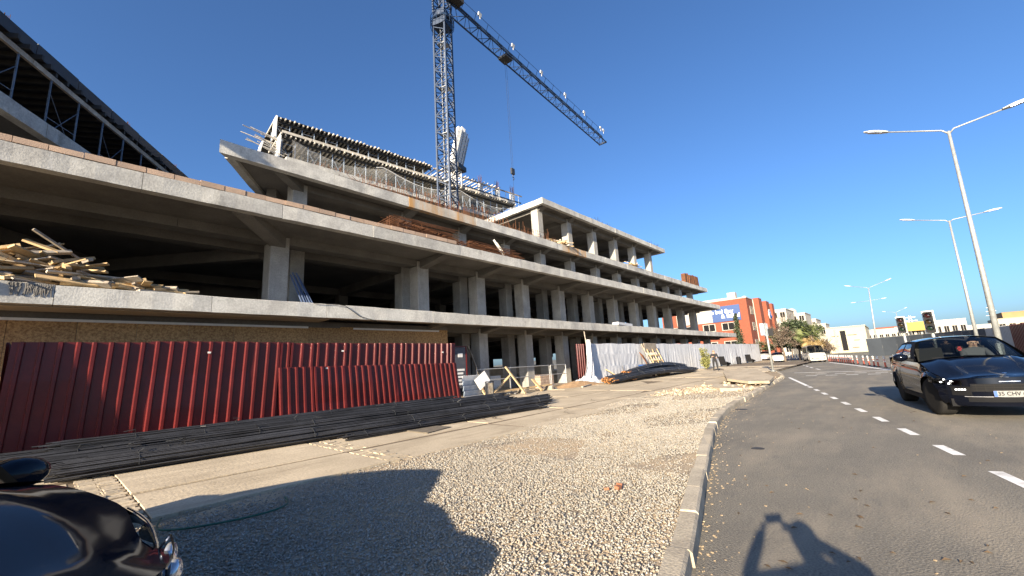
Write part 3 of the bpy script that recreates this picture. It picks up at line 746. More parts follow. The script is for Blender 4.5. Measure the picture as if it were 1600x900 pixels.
# rubble and bars along the base edge
sb = MB()
for k in range(240):
    s = rnd.uniform(2,LL-1); p = low0+dL*s-nL*rnd.uniform(.9,1.6); sb.tube((p.x,p.y,ZB-.05),(p.x+rnd.uniform(-.1,.1),p.y+rnd.uniform(-.1,.1),ZB+rnd.uniform(.1,.5)),.012,n=4)
sb.build('starter_bars', M['rust'], FT, kind='stuff')

# ------------------------------------------------------------------ tower crane
CX, CYM, JZ = 23.2, 27.5, 38.0
CR = thing('tower_crane', (CX,CYM,Z3), 'tall dark blue lattice tower crane with long jib to the right', 'crane')
hw = .63; sec = 1.62; ang = R(18)
def mast_sec():
    c = [Vector((sx*hw, sy*hw, 0)) for sx, sy in ((-1,-1),(1,-1),(1,1),(-1,1))]; m = MB(); Zs = Vector((0,0,sec))
    for p in c: m.bar(p, p+Zs, .15, .15, up=(1,0,0))
    for i in range(4):
        a, b = c[i], c[(i+1)%4]
        m.bar(a+Zs*.02, b+Zs*.02, .07, .07); m.bar(a+Zs*.02, b+Zs*.52, .075, .075); m.bar(b+Zs*.52, a+Zs*.98, .075, .075)
    return m
ms = mast_sec().mesh('mast_section', M['steel_blue'])
nsec = int((JZ-1.6-Z3)/sec)
for k in range(nsec):
    o = link('mast_section', ms, CR, False); o.location = (0,0,k*sec-.02); o.rotation_euler = (0,0,ang)
# ladder and landings inside the mast
ld = MB(); zt = nsec*sec
for sx in (-.2,.2): ld.tube((sx,.1,0),(sx,.1,zt),.025,n=5)
for k in range(int(zt/.32)): ld.tube((-.2,.1,k*.32),(.2,.1,k*.32),.014,n=4)
ld.build('ladder', M['galv'], CR, world=False)
for k in range(2,nsec,3): MB().rbox((.25,.2,k*sec),(.9,.9,.05),(0,0,ang)).build('landing', M['galv'], CR, world=False)
zc = zt
sl = MB(); sl.rbox((0,0,zc+.35),(1.5,1.5,.7),(0,0,ang)); sl.lathe([(.9,.7),(1.0,.75),(1.0,1.0),(.85,1.05)],(0,0,zc),20); sl.rbox((0,0,zc+1.35),(1.4,1.3,.6),(0,0,ang)); sl.build('slewing_unit', M['steel_blue'], CR, world=False)
gd = MB()
for k in range(16):
    t = 2*math.pi*k/16; x, y = 1.15*math.cos(t), 1.15*math.sin(t); t2 = 2*math.pi*(k+1)/16
    gd.tube((x,y,zc+.1),(x,y,zc+1.15),.025,n=4)
    for z in (.1,.65,1.15): gd.tube((x,y,zc+z),(1.15*math.cos(t2),1.15*math.sin(t2),zc+z),.025,n=4)
gd.build('platform_railing', M['steel_blue'], CR, world=False)
for k in range(3):
    o = link('tower_head', ms, CR, False); o.location = (0,0,zc+1.6+k*sec); o.rotation_euler = (0,0,ang)
tip = on_z(943,225,JZ); jd = Vector((tip.x-CX, tip.y-CYM, 0)); JL = jd.length; jd.normalize(); jn = Vector((-jd.y,jd.x,0)); jr = math.atan2(jd.y,jd.x)
zj = JZ-Z3
cabm = MB(); cabm.rbox(tuple(jd*1.0-jn*.9+Vector((0,0,zj+.9))),(1.5,1.1,1.6),(0,0,jr)); cabm.build('operator_cab', M['joist_dark'], CR, world=False)
jw, jh, js = .62, 1.25, 2.0
def jib_sec():
    m = MB(); X = Vector((js,0,0)); b0 = Vector((0,-jw,0)); b1 = Vector((0,jw,0)); t = Vector((0,0,jh))
    m.bar(b0,b0+X,.13,.13); m.bar(b1,b1+X,.13,.13); m.bar(t,t+X,.14,.14)
    h = X*.5
    for b in (b0,b1): m.bar(b,t+h,.055,.055); m.bar(t+h,b+X,.055,.055)
    m.bar(b0,b1,.06,.06); m.bar(b0,b1+h,.05,.05); m.bar(b1+h,b0+X,.05,.05)
    # hand line on stanchions above the walkway
    m.bar(t+Vector((0,-.35,.75)), t+X+Vector((0,-.35,.75)), .035,.035); m.bar(t+Vector((0,0,0)), t+Vector((0,-.35,.75)), .04,.04)
    return m
jm = jib_sec().mesh('jib_section', M['steel_blue']); nj = int(JL/js)
for k in range(nj):
    o = link('jib_section', jm, CR, False); o.location = jd*(k*js+.9)+Vector((0,0,zj)); o.rotation_euler = (0,0,jr)
e = jd*(nj*js+.95)
ec = MB(); ec.bar(tuple(e-jn*.7+Vector((0,0,zj))), tuple(e+jn*.7+Vector((0,0,zj))), .2,.25); ec.bar(tuple(e+Vector((0,0,zj))), tuple(e+Vector((0,0,zj+jh))), .12,.12); ec.build('jib_end', M['steel_blue'], CR, world=False)
# counter jib with ballast (above the picture)
cj = MB()
for sy in (-.6,.6): cj.bar(tuple(jn*sy+Vector((0,0,zj+.05))-jd*.9), tuple(jn*sy-jd*11+Vector((0,0,zj+.05))), .16,.3)
for k in range(11): cj.bar(tuple(jn*-.6-jd*(1+k)+Vector((0,0,zj+.05))), tuple(jn*.6-jd*(1+k)+Vector((0,0,zj+.05))), .08,.1)
cj.build('counter_jib', M['steel_blue'], CR, world=False)
for k in range(4): MB().rbox(tuple(-jd*(8.8+k*.55)+Vector((0,0,zj-.6))),(.45,1.5,2.2),(0,0,jr)).build('counterweight', M['concrete'], CR, world=False)
# floodlights along the jib
M['lamp_white'] = plain('lamp_housing', (.55,.55,.53), .4)
for px, py in ((750,27),(801,76),(842,119),(876,155),(906,182),(931,206),(937,212)):
    r_ = ray(px,py); t = ((JZ+1.9)-EYE)/r_.z; P3 = r_*t; s = (Vector((P3.x-CX,P3.y-CYM,0))).dot(jd); s = min(s, JL-.3)
    c = jd*s-jn*.35+Vector((0,0,zj+jh+1.0)); 
    fl = MB().rbox(tuple(c),(.5,.14,.40),(.25,0,jr)); fl.tube(tuple(c-Vector((0,0,.6))),tuple(c),.04,n=5); fl.build('floodlight', M['lamp_white'], CR, world=False)
# trolley, ropes, hook
hk = on_y(801,268,CYM+1.2); hs = 10.2
for _ in range(6):
    hp = Vector((CX,CYM,0))+jd*hs; q = on_y(801,268,hp.y); hs = (Vector((q.x-CX,q.y-CYM,0))).dot(jd)
hz = q.z; hp = jd*hs
tr = MB(); tr.rbox(tuple(hp+Vector((0,0,zj-.22))),(1.3,1.2,.28),(0,0,jr)); 
for sx in (-.5,.5):
    for sy in (-.6,.6): tr.rbox(tuple(hp+jd*sx+jn*sy+Vector((0,0,zj-.02))),(.25,.12,.3),(0,0,jr))
tr.build('trolley', M['steel_dark'], CR, world=False)
rp = MB()
for sx in (-.16,.16): rp.tube(tuple(hp+jd*sx+Vector((0,0,zj-.3))),tuple(hp+jd*sx*.8+Vector((0,0,hz-Z3+.3))),.012,n=4)
rp.build('hoist_rope', M['steel_dark'], CR, world=False)
hb = MB(); z = hz-Z3; hb.rbox(tuple(hp+Vector((0,0,z))),(.55,.22,.7),(0,0,jr)); hb.tube(tuple(hp+Vector((0,0,z-.35))),tuple(hp+Vector((0,0,z-.7))),.05,n=6)
hb.path([tuple(hp+jd*(.17*math.sin(a))+Vector((0,0,z-.85-.17*math.cos(a)+.0))) for a in [i*.4-.2 for i in range(11)]], .045, 6); hb.build('hook_block', M['steel_dark'], CR, world=False)
sl = MB(); sl.tube(tuple(hp+Vector((0,0,z-1.0))),tuple(hp+Vector((0,0,z-4.6))),.012,n=4); sl.build('sling', M['steel_dark'], CR, world=False)

# ------------------------------------------------------------------ folded concrete placing boom
BP = on_y(713,268,30.2); 
PB = thing('placing_boom', (BP.x,BP.y,ZL+.13), 'white folded concrete placing boom standing beside the crane mast', 'boom')
h0 = BP.z-ZL-.13
pm_ = MB()
for sx in (-.35,.35):
    for sy in (-.35,.35): pm_.bar((sx,sy,-.02),(sx,sy,h0),.10,.10,up=(1,0,0))
for k in range(3):
    z = h0*k/3; 
    for a, b in (((-.35,-.35),(.35,-.35)),((.35,-.35),(.35,.35)),((.35,.35),(-.35,.35)),((-.35,.35),(-.35,-.35))): pm_.bar((*a,z),(*b,z+h0/3),.05,.05); pm_.bar((*a,z+h0/3),(*b,z+h0/3),.05,.05)
pm_.build('pedestal', M['white'], PB, world=False)
MB().rbox((0,0,h0+.3),(1.6,1.5,.5),(0,0,.3)).build('turntable', M['steel_dark'], PB, world=False)
BT = on_y(724,203,30.2); top = Vector((BT.x-BP.x, 0, BT.z-ZL-.13))
for k, (dx, ln) in enumerate(((-.75,.95),(-.2,1.0),(.35,.93),(.75,.85))):
    a = Vector((dx*.9-.1,.1*k-.2,h0+.55)); b = a+(top-Vector((0,0,h0+.5)))*ln
    am = MB(); d_ = (b-a); 
    am.bar(a, b, .34,.40,up=(0,1,0)); 
    for j in range(1,8): p = a+d_*(j/8); am.rbox(tuple(p),(.40,.46,.09),(0,.2,0))
    am.build('boom_arm', M['white'], PB, world=False)
    pp_ = MB().tube(a+Vector((.22,-.25,.2)), b+Vector((.22,-.25,-.2)), .07, n=6); pp_.build('delivery_pipe', M['galv'], PB, world=False)
MB().tube((.45,0,h0+.6),(.5,0,h0+2.2),.06,n=6).build('hydraulic_ram', M['steel_blue'], PB, world=False)
# ================================================================== hoardings, rebar, barriers, site clutter
# --- red corrugated fence
FY = 13.5
fz0 = lot_z(FY)
RF = thing('red_fence', (5.5,FY,fz0), 'dark red corrugated sheet fence behind the long rebar bundles', 'fence')
def sheet(x0, wd, z0, z1, y, lean_x=0.0, lean_y=0.0, pitch=.28, ph=0.0, nm='fence_sheet', m=None, parent=None, wave=0.0):
    """one trapezoidal sheet: flats with narrow ribs standing proud to -y"""
    prof = []; x = 0.0; rh = .045; rw = .055; fl = .022
    c = pitch*.5-ph
    while x < wd:
        if c > wd: break
        prof += [(max(0,c-rw/2-fl),0),(max(0,c-rw/2),-rh),(min(wd,c+rw/2),-rh),(min(wd,c+rw/2+fl),0)]; c += pitch; x = c
    prof = [(0,0)]+prof+[(wd,0)]
    zs = [z0, z0+(z1-z0)*.33, z0+(z1-z0)*.66, z1]
    vs = []
    for z in zs:
        t = (z-z0)
        vs += [(x0+px+lean_x*t, y+py+lean_y*t+(wave*math.sin(z*3+x0) if 0 < t < z1-z0 else 0), z) for px, py in prof]
    n = len(prof); fs = [(i*n+k, i*n+k+1, (i+1)*n+k+1, (i+1)*n+k) for i in range(len(zs)-1) for k in range(n-1)]
    return MB().add(vs, fs).build(nm, m or M['red_sheet'], parent or RF)
xa = -.55; x = xa; i = 0
while x < 5.0:                                   # left half: full-height sheets
    sheet(x, 1.12, fz0-.02, 2.70+rnd.uniform(-.015,.015), FY-.004*(i%3), lean_x=.035+rnd.uniform(-.006,.006), pitch=.28, wave=.01); x += 1.11; i += 1
x = 4.6; i = 0
while x < 11.2:                                  # right half: upper sheets behind, lower sheets leaning in front
    sheet(x, min(1.1,11.45-x), 1.55, 2.68+rnd.uniform(-.01,.01), FY, lean_x=.05, pitch=.30, ph=.05); x += 1.09
x = 4.75; i = 0
while x < 11.5:
    w_ = min(1.12, 11.75-x); sheet(x, w_, fz0-.02, 1.95-.012*i, FY-.10-.003*(i%2), lean_x=-.055-.012*i, lean_y=.03, pitch=.225, ph=rnd.uniform(0,.05), wave=.012); x += .97; i += 1
# return of the fence at its left end, posts and rails behind
for k in range(2):
    mb = sheet(0, .9, fz0-.02, 2.69, 0, pitch=.28); 
    mb.data.transform(Matrix.Translation((xa+.02,FY+.9*k+.03,0)) @ Matrix.Rotation(R(90),4,'Z'))
for x in (-.3,2.2,4.6,7.0,9.4,11.3): MB().box(x-.03,x+.03,FY+.06,FY+.12,fz0-.1,2.6).build('fence_post', M['steel_dark'], RF)
for z in (.9,2.2): MB().box(-.3,11.3,FY+.055,FY+.115,z,z+.05).build('fence_rail', M['steel_dark'], RF)
st = MB()
for x, z in ((2.95,2.42),(6.62,2.42),(6.1,1.88),(10.8,2.32)): st.rbox((x,FY-.06,z),(.07,.012,.045),(0,0,0))
st.build('fence_tag', M['white'], RF)

# --- OSB boards closing the ground floor above the fence
OS = thing('osb_boarding', (4,16.2,lot_z(16.2)), 'brown chipboard panels closing the ground floor behind the red fence', 'boarding')
x = -8.0; i = 0
while x < 13.0:
    w_ = min(1.22, 13.35-x); z1 = 3.50 if x < 7.8 else 3.55
    MB().box(x+.004,x+w_-.004,16.2+.003*(i%2),16.22+.003*(i%2),lot_z(16)-.02,z1).build('chipboard_panel', M['osb'], OS); x += 1.22; i += 1
MB().box(-8,13.35,16.23,16.75,3.5,Z1-.51).build('closing_beam', M['concrete_shaded'], OS)
for a, b in ((-1,6.6),(8.4,12.8)): MB().box(a,b,16.17,16.196,3.46,3.53).build('foam_strip', M['white'], OS)

# --- rebar bundles on the slabs before the fence
def bundle(name, p, q, n, r, label, group, ends=False, sag=0.0, squash=.7, bar_r=.012):
    p = Vector(p); q = Vector(q); d = (q-p); L = d.length; d.normalize(); sd = Vector((-d.y,d.x,0)).normalized()
    t = thing(name, tuple(p-Vector((0,0,p.z-lot_z(p.y)))), label, 'rebar', group)
    m = MB(); me_ = MB()
    for k in range(n):
        rr = r*math.sqrt(rnd.random()); an = rnd.random()*2*math.pi
        if k < n*.55: rr = r*rnd.uniform(.9,1.0)
        o_ = sd*(rr*math.cos(an)*1.25)+Vector((0,0,rr*math.sin(an)*squash))
        e0 = rnd.uniform(-.10,.10) if rnd.random() < .85 else rnd.uniform(-.3,.2); e1 = rnd.uniform(-.2,.2); pts = []
        wv = rnd.uniform(-.015,.015); ws = rnd.uniform(0,6)
        for i in range(8):
            u = i/7; s = e0+(L+e1-e0)*u
            pt = p+d*s+o_*(1+.08*math.sin(u*9+ws))+Vector((0,0,sag*math.sin(u*math.pi)+wv*math.sin(u*7+ws)))+sd*wv*math.cos(u*5+ws)
            g = lot_z(pt.y)+.012
            if pt.z < g: pt.z = g
            pts.append(pt)
        m.path(pts, bar_r, 5)
    m.build('bars', M['rebar'], t, kind='stuff')
    if ends:
        for k in range(n//2):
            rr = r*math.sqrt(rnd.random())*1.03; an = rnd.random()*6.28; c = p+sd*(rr*math.cos(an)*1.25)+Vector((0,0,rr*math.sin(an)*squash)); e = rnd.uniform(.1,.45)
            c.z = max(c.z, lot_z(c.y)+.03); me_.tube(c-d*.14, c+d*e, bar_r*1.6, n=5)
        me_.build('rusty_ends', M['rebar_end'], t, kind='stuff', label='rusty orange bar ends')
    for s in [L*f for f in (.10,.30,.52,.74,.93)]:
        s += rnd.uniform(-.3,.3); c = p+d*s+Vector((0,0,sag*math.sin(s/L*math.pi)))
        w = MB(); w.path([c+sd*(1.06*r*1.25*math.cos(a))+Vector((0,0,max(-c.z+lot_z(c.y)+.008,1.06*r*squash*math.sin(a)))) for a in [i*.4-.3 for i in range(10)]], .006, 4)
        tl = c+Vector((0,0,r*squash*1.05)); w.path([tl, tl+Vector((rnd.uniform(-.1,.1),rnd.uniform(-.12,.02),.07)), tl+Vector((rnd.uniform(-.2,.2),rnd.uniform(-.2,0),.03+rnd.random()*.06))], .006, 4)
        w.build('tie_wire', M['steel_dark'], t)
    return t
lines = [ # x0, y0, x1, y1, lift, n, r
 (.30,9.86,12.0,9.30,.0,80,.20,'front bundle of black rebar with its cut ends nearest the parked car'),
 (.75,10.30,12.6,9.72,.03,70,.18,'second black rebar bundle from the pavement, ending near the barrier'),
 (-.05,10.75,11.4,10.35,.02,70,.18,'third black rebar bundle from the pavement side'),
 (-.10,11.25,11.8,10.95,.02,64,.18,'fourth black rebar bundle from the pavement side'),
 (-.30,11.75,10.9,11.55,.03,60,.17,'fifth rebar bundle, second from the red fence'),
 (-.45,12.35,10.6,12.25,.05,60,.17,'rebar bundle lying closest to the red fence'),
 (2.0,10.05,10.3,9.62,.24,46,.13,'short rebar bundle on top of the two front bundles'),
 (1.4,11.0,11.2,10.7,.24,44,.13,'upper rebar bundle resting on the middle of the pile'),
 (.3,11.95,9.8,11.85,.24,44,.13,'upper rebar bundle resting at the back of the pile'),
 (4.6,9.0,10.9,8.62,.0,34,.10,'thin rebar bundle on the slabs in front of the pile')]
for x0,y0,x1,y1,lf_,n,r,lb in lines:
    bundle('rebar_bundle', (x0,y0,lot_z(y0)+r*.72+lf_), (x1,y1,lot_z(y1)+r*.72+lf_), n, r, lb, 'rebar bundles by the red fence')
# --- black bundles with rusty ends by the white sheeting
e2 = [(21.9,12.2,0),(22.4,12.7,0),(23.2,13.2,0),(24.6,12.35,.0),(25.2,12.9,.25),(26.2,13.1,.28)]
lb2 = ['lowest left of the rusty-ended rebar bundles before the white sheeting','rusty-ended rebar bundle second from the street by the white sheeting','rusty-ended rebar bundle nearest the white sheeting','rusty-ended rebar bundle starting furthest right on the ground','upper rusty-ended rebar bundle on the street side of its pile','topmost rusty-ended rebar bundle close to the white sheeting']
for (x0,y0,lf_), lb in zip(e2, lb2):
    y1 = y0+.15; bundle('rebar_bundle', (x0,y0,lot_z(y0)+.20+lf_), (36.2+rnd.uniform(-.6,.8),y1,lot_z(y1)+.22+lf_*1.1), 50, .24, lb, 'rusty-ended rebar bundles by the white sheeting', ends=True, sag=.22+lf_*.3, bar_r=.02)

# --- white sheeting fence
M['sheet_white'] = mat('white_sheeting', (.58,.59,.61), .6, color2=(.50,.51,.53), scale=1.2, fine=.05, fscale=8, rand=.04)
SY = 14.4; sz0 = lot_z(SY)
WS = thing('white_sheeting_fence', (45,SY,sz0), 'long fence covered with creased white plastic sheeting under the building', 'fence')
M['sheet_lit'] = M['sheet_white']
def cloth(name, x0, x1, z0, z1, y, amp, seed, slant=0., m=None, parent=None):
    rg = random.Random(seed); nx = max(8,int((x1-x0)/.09)); nz = 14; P = []
    ph = [(rg.uniform(2,14), rg.uniform(0,6.28), rg.uniform(.3,1), rg.uniform(-1.5,1.5)) for _ in range(7)]
    for i in range(nx+1):
        x = x0+(x1-x0)*i/nx; row = []
        for j in range(nz+1):
            u = j/nz; z = z0+(z1-z0)*u; o_ = 0
            for f, p_, a, k in ph: o_ += a*max(0,math.sin(f*(x+k*u*.35)+p_))**3
            o_ *= amp*(1.15-u*.7); row.append((x+slant*(1-u), y-o_-.01, z+ (.02*math.sin(x*1.7+seed) if j == nz else 0)))
        P.append(row)
    ob = MB().grid(P).build(name, m or M['sheet_white'], parent or WS, smooth=True); return ob
xs_ = [23.4,25.0,27.6,30.2,33.2,36.2,39.4,42.6,46.2,50,54,58,62,66,71]
for i,(a,b) in enumerate(zip(xs_,xs_[1:])):
    amp = .018 if i < 8 else .026
    if i < 3:
        cloth('plastic_sheet', a, b, sz0+1.65, 2.76, SY, .012, i); cloth('plastic_sheet', a, b+.02, sz0+.85, sz0+1.75, SY-.03, .014, 40+i); cloth('plastic_sheet', a, b-.02, sz0+.0, sz0+.95, SY-.06, .022, 70+i, slant=.1)
    else:
        cloth('plastic_sheet', a, b+.02, sz0, 2.76, SY-.012*(i%2), amp, i)
x = 23.4
while x < 71.2:
    MB().box(x-.04,x+.04,SY+.04,SY+.12,sz0-.1,2.7).build('fence_post', M['steel_dark'], WS); x += 3.2
MB().box(23.4,71,SY+.03,SY+.07,2.66,2.76).build('fence_rail', M['red_sheet'], WS)
# gathered plastic hanging at the near end
hp_ = MB(); P = []
for i in range(26):
    a = i/25; row = []
    for j in range(16):
        u = j/15; wd = .25+1.1*(1-u)**1.6; xx = 23.4-wd*a; yy = SY-.15-.35*(1-u)*math.sin(a*3.1)-.10*math.sin(a*19+u*5); zz = sz0-.0+2.7*u+ .05*math.sin(a*23)*(1-u)
        row.append((xx,yy,zz))
    P.append(row)
hp_.grid(P).build('hanging_plastic', M['sheet_white'], WS, smooth=True)
# heap of crumpled plastic on the ground
P = []
for i in range(30):
    row = []
    for j in range(20):
        u, v = i/29, j/19; x = 21.4+2.6*u; y = SY-.9+1.3*v; h = .55*math.sin(u*math.pi)**.7*math.sin(v*math.pi)**.7*(.55+.45*math.sin(u*17+v*9)*math.cos(v*13-u*6))
        row.append((x,y,lot_z(y)+.01+max(0,h)))
    P.append(row)
cpl = MB().grid(P).build('crumpled_plastic', M['sheet_white'], smooth=False, label='crumpled pale plastic heaped at the near end of the sheeting', cat='plastic sheet')
# red sheet stub behind the sheeting's near end, with a pole
rs = thing('red_fence_stub', (22.2,SY+.3,sz0), 'narrow red corrugated sheet standing at the end of the white sheeting', 'fence')
sheet(22.3,1.1,sz0-.02,2.75,SY+.22,pitch=.25,parent=rs)
MB().tube((23.3,SY-.2,sz0-.02),(23.25,SY+.1,3.55),.03,n=6).build('pole', M['timber_grey'], rs)

# --- mesh barrier panels
BF = thing('mesh_barrier', (16.5,14.0,lot_z(14)), 'galvanised wire mesh barrier panels in front of the bare columns', 'barrier')
bz = lot_z(14)
M['wire'] = plain('mesh_wire', (.10,.10,.10), .6, spec=.2)
for x0, x1, lean in ((13.15,15.35,.0),(15.42,18.6,.02),(18.68,20.1,-.02)):
    y = 14.0+lean; f = MB()
    for a, b in (((x0,y,bz+.05),(x0,y,bz+1.25)),((x1,y,bz+.05),(x1,y,bz+1.25)),((x0,y,bz+1.25),(x1,y,bz+1.25)),((x0,y,bz+.2),(x1,y,bz+.2)),((x0,y,bz+.75),(x1,y,bz+.75))): f.tube(a,b,.022,n=6)
    for xx in (x0,x1): f.bar((xx,y-.3,bz+.02),(xx,y+.3,bz+.02),.05,.05); f.tube((xx,y,bz-.02),(xx,y,bz+.1),.022,n=6)
    f.build('panel_frame', M['galv'], BF)
    wz = MB(); x = x0+.06
    while x < x1: wz.tube((x,y,bz+.2),(x,y,bz+1.25),.0022,n=3,caps=False); x += .075
    z = bz+.25
    while z < bz+1.25: wz.tube((x0,y,z),(x1,y,z),.0022,n=3,caps=False); z += .075
    wz.build('wire_mesh', M['wire'], BF, kind='stuff')
# timber props leaning on the barrier
def plank(name, p, q, wd, th, label, cat='plank', m=None, group=None):
    return MB().bar(p, q, wd, th).build(name, m or M['timber'], label=label, cat=cat, group=group)
def PT(px, py, Y): return on_y(px, py, Y)
def gnd(v): return Vector((v.x, v.y, lot_z(v.y)))
plank('timber_plank', gnd(on_y(762,618,13.2))+Vector((0,0,.04)), on_y(741,588,13.9), .14,.05, 'pale plank leaning on the left end of the mesh barrier')
plank('timber_plank', gnd(on_y(821,612,13.0))+Vector((0,0,.04)), on_y(790,573,13.95), .14,.05, 'long pale plank propped against the middle of the mesh barrier')
plank('timber_plank', gnd(on_y(765,613,13.4))+Vector((0,0,.05)), on_y(797,587,13.92), .12,.05, 'pale plank slanting the other way under the barrier middle')
plank('timber_plank', gnd(on_y(847,607,13.3))+Vector((0,0,.05)), on_y(832,594,13.9)+Vector((0,0,.05)), .16,.05, 'short pale plank leaning at the right half of the mesh barrier')
a = gnd(on_y(748,608,14.3)); b = gnd(on_y(850,597,14.3)); plank('timber_plank', Vector((13.3,13.7,lot_z(13.7)+.20)), Vector((18.3,13.75,lot_z(13.7)+.25)), .16,.06, 'long plank lying behind the props at the barrier foot')
for k in range(3): MB().box(13.6+k*2.2,13.75+k*2.2,13.5,13.95,lot_z(13.6)-.01,lot_z(13.6)+.19).build('timber_block', M['timber_grey'], label=['left','middle','right'][k]+' timber block carrying the long plank at the barrier', cat='block')
# grey and white clad panel between the fence and the barrier
CP = thing('clad_panel', (12.4,13.3,lot_z(13.3)), 'low grey clapboard panel with white corner beside the red fence', 'panel')
for k in range(5):
    z = lot_z(13.3)+.0+k*.21
    MB().bar((11.75+.02*k,13.30+.05*k,z+.10),(13.0,13.42+.05*k,z+.10),.03,.205,up=(0,-.25,1)).build('board', M['prop'] if k < 4 else M['white'], CP)
MB().rbox((12.85,13.35,lot_z(13.3)+.8),(.75,.03,.5),(-.22,-.5,.08)).build('white_sheet', M['white'], CP)
SG = thing('sign_frame', (12.9,13.05,lot_z(13)), 'small framed board standing by the end of the red fence', 'board')
f = MB()
for a, b in (((12.75,13.05,.0),(12.75,13.05,.75)),((13.2,13.05,.0),(13.2,13.05,.75)),((12.75,13.05,.73),(13.2,13.05,.73))): f.bar(Vector(a)+Vector((0,0,lot_z(13))),Vector(b)+Vector((0,0,lot_z(13))),.04,.04)
f.build('frame', M['steel_dark'], SG); MB().box(12.78,13.17,13.06,13.09,lot_z(13)+.1,lot_z(13)+.68).build('panel', mat('brown_panel',(.26,.2,.13),.8,color2=(.5,.45,.35),scale=9), SG)
# notice board in red frame, at the end of the boarding
NB = thing('notice_board', (13.9,16.0,lot_z(16)), 'tall notice board in a thin red frame next to the chipboard', 'board')
f = MB(); z0 = lot_z(16)
for a, b in (((13.45,16,z0-.02),(13.45,16,2.75)),((14.35,16,z0-.02),(14.35,16,2.75)),((13.45,16,2.73),(14.35,16,2.73))): f.bar(a,b,.05,.05)
f.build('frame', M['red_sheet'], NB); MB().box(13.5,14.3,16.0,16.03,.7,2.68).build('panel', mat('notice_dark',(.05,.055,.07),.6,color2=(.08,.08,.09),scale=3), NB)
for k in range(5): MB().box(13.58,14.2-.1*(k%2),15.985,15.997,.85+k*.17,.95+k*.17).build('paper', M['white'], NB)
MB().box(13.8,14.1,15.985,15.997,2.2,2.4).build('paper', M['white'], NB)
# leaning plank between columns, packages inside
plank('timber_plank', Vector((16.0,16.4,lot_z(16.4)+.02)), Vector((15.1,16.7,2.85)), .16,.05, 'grey plank leaning upright against a ground floor column', m=M['timber_grey'])
MB().box(18.2,19.1,18.2,18.6,lot_z(18)-.02,lot_z(18)+.75).build('white_crate', M['white'], label='white crate standing in the shade between two columns', cat='crate')
# excavated earth and a pallet behind the barrier
PL = thing('brick_pallet', (19.3,15.0,lot_z(15)), 'stack of brown bricks seen through the mesh barrier', 'bricks')
for r_ in range(5):
    for c in range(5): MB().box(18.75+c*.25,18.98+c*.25,14.8,15.2,lot_z(15)+r_*.15,lot_z(15)+r_*.15+.135).build('brick', M['block'], PL)
MB().box(18.7,20.05,14.75,15.25,lot_z(15)-.12,lot_z(15)-.002).build('pallet', M['timber_grey'], PL)
P = []
for i in range(24):
    row = []
    for j in range(16):
        u, v = i/23, j/15; x = 18.6+4.2*u; y = 12.9+1.5*v; h = .28*math.sin(u*math.pi)*math.sin(v*math.pi)+.03*math.sin(u*31)*math.sin(v*23)*math.sin(u*math.pi)*math.sin(v*math.pi)
        row.append((x,y,lot_z(y)-.01+max(0,h)))
    P.append(row)
em = MB().grid(P).build('earth_mound', mat('earth',(.40,.25,.13),.95,color2=(.30,.19,.10),scale=4,fine=.2,fscale=30,bump=.6), kind='structure')
plank('timber_plank', Vector((19.5,12.6,lot_z(12.6)+.03)), Vector((21.0,13.0,lot_z(13)+.05)), .12,.06, 'short dark plank lying on the earth by the barrier', m=M['timber_grey'])

# --- door panels leaning on the sheeting, barrel, battens
DR = thing('leaning_door_frames', (31.5,13.9,lot_z(14)), 'old timber door panels leaning against the white sheeting', 'panels')
for k, (x0, c) in enumerate(((31.2,'timber_grey'),(31.5,'timber'))):
    f = MB(); y0, y1 = 13.55-.08*k, 14.3-.08*k; z0 = lot_z(13.6); top = 2.75
    for xx in (x0+.05,x0+1.0,x0+1.95): f.bar((xx+.35,y0,z0-.01),(xx-.25,y1,top),.09,.06)
    for t in (.02,.45,.62,.98): f.bar((x0+.4-.6*t,y0+(y1-y0)*t,z0+(top-z0)*t),(x0+2.3-.6*t,y0+(y1-y0)*t,z0+(top-z0)*t),.07,.09)
    f.build('door_frame', M[c], DR)
f = MB(); f.add([(31.75,13.56,.6),(33.55,13.56,.6),(33.2,13.98,1.55),(31.45,13.98,1.55)], [(0,1,2,3)]); f.build('door_leaf', M['joist'], DR)
for k in range(2): MB().add([(31.4+k*.9,14.02,1.68),(32.2+k*.9,14.02,1.68),(32.1+k*.9,14.12,2.05),(31.3+k*.9,14.12,2.05)], [(0,1,2,3)]).build('pane', M['white'], DR)
MB().box(31.0,33.2,14.05,14.10,2.15,2.78).build('top_panel', M['timber_grey'], DR)
f = MB(); 
for k in range(6): f.bar((30.6+.05*k,13.3+.06*k,lot_z(13.4)),(30.3+.12*k,14.2,2.1-.05*k),.05,.05)
f.build('red_bars', M['rust'], DR)
BR = thing('blue_drum', (29.6,13.75,lot_z(13.75)), 'blue plastic drum standing before the white sheeting', 'drum')
MB().lathe([(.27,-.005),(.29,.05),(.29,.3),(.305,.32),(.29,.34),(.29,.6),(.305,.62),(.29,.64),(.28,.88),(.25,.9),(.24,.86)],(29.6,13.75,lot_z(13.75)),18).build('drum_body', plain('blue_plastic',(.02,.07,.22),.4), BR, smooth=True)
MB().lathe([(.30,-.005),(.31,.6),(.28,.65)],(28.95,13.95,lot_z(13.9)),14).build('black_bucket', M['black'], label='dark bucket beside the blue drum', cat='bucket')
TB = thing('batten_stack', (27.3,13.75,lot_z(13.7)), 'low stack of timber offcuts behind the rusty rebar', 'timber')
for k in range(18): 
    x = 25.9+rnd.random()*2.2; y = 13.6+rnd.random()*.5; MB().rbox((x,y,lot_z(y)+.06+.045*(k//3)),(rnd.uniform(.6,1.4),.1,.06),(rnd.uniform(-.05,.05),rnd.uniform(-.06,.06),rnd.uniform(-.3,.3))).build('batten', M['timber'], TB)
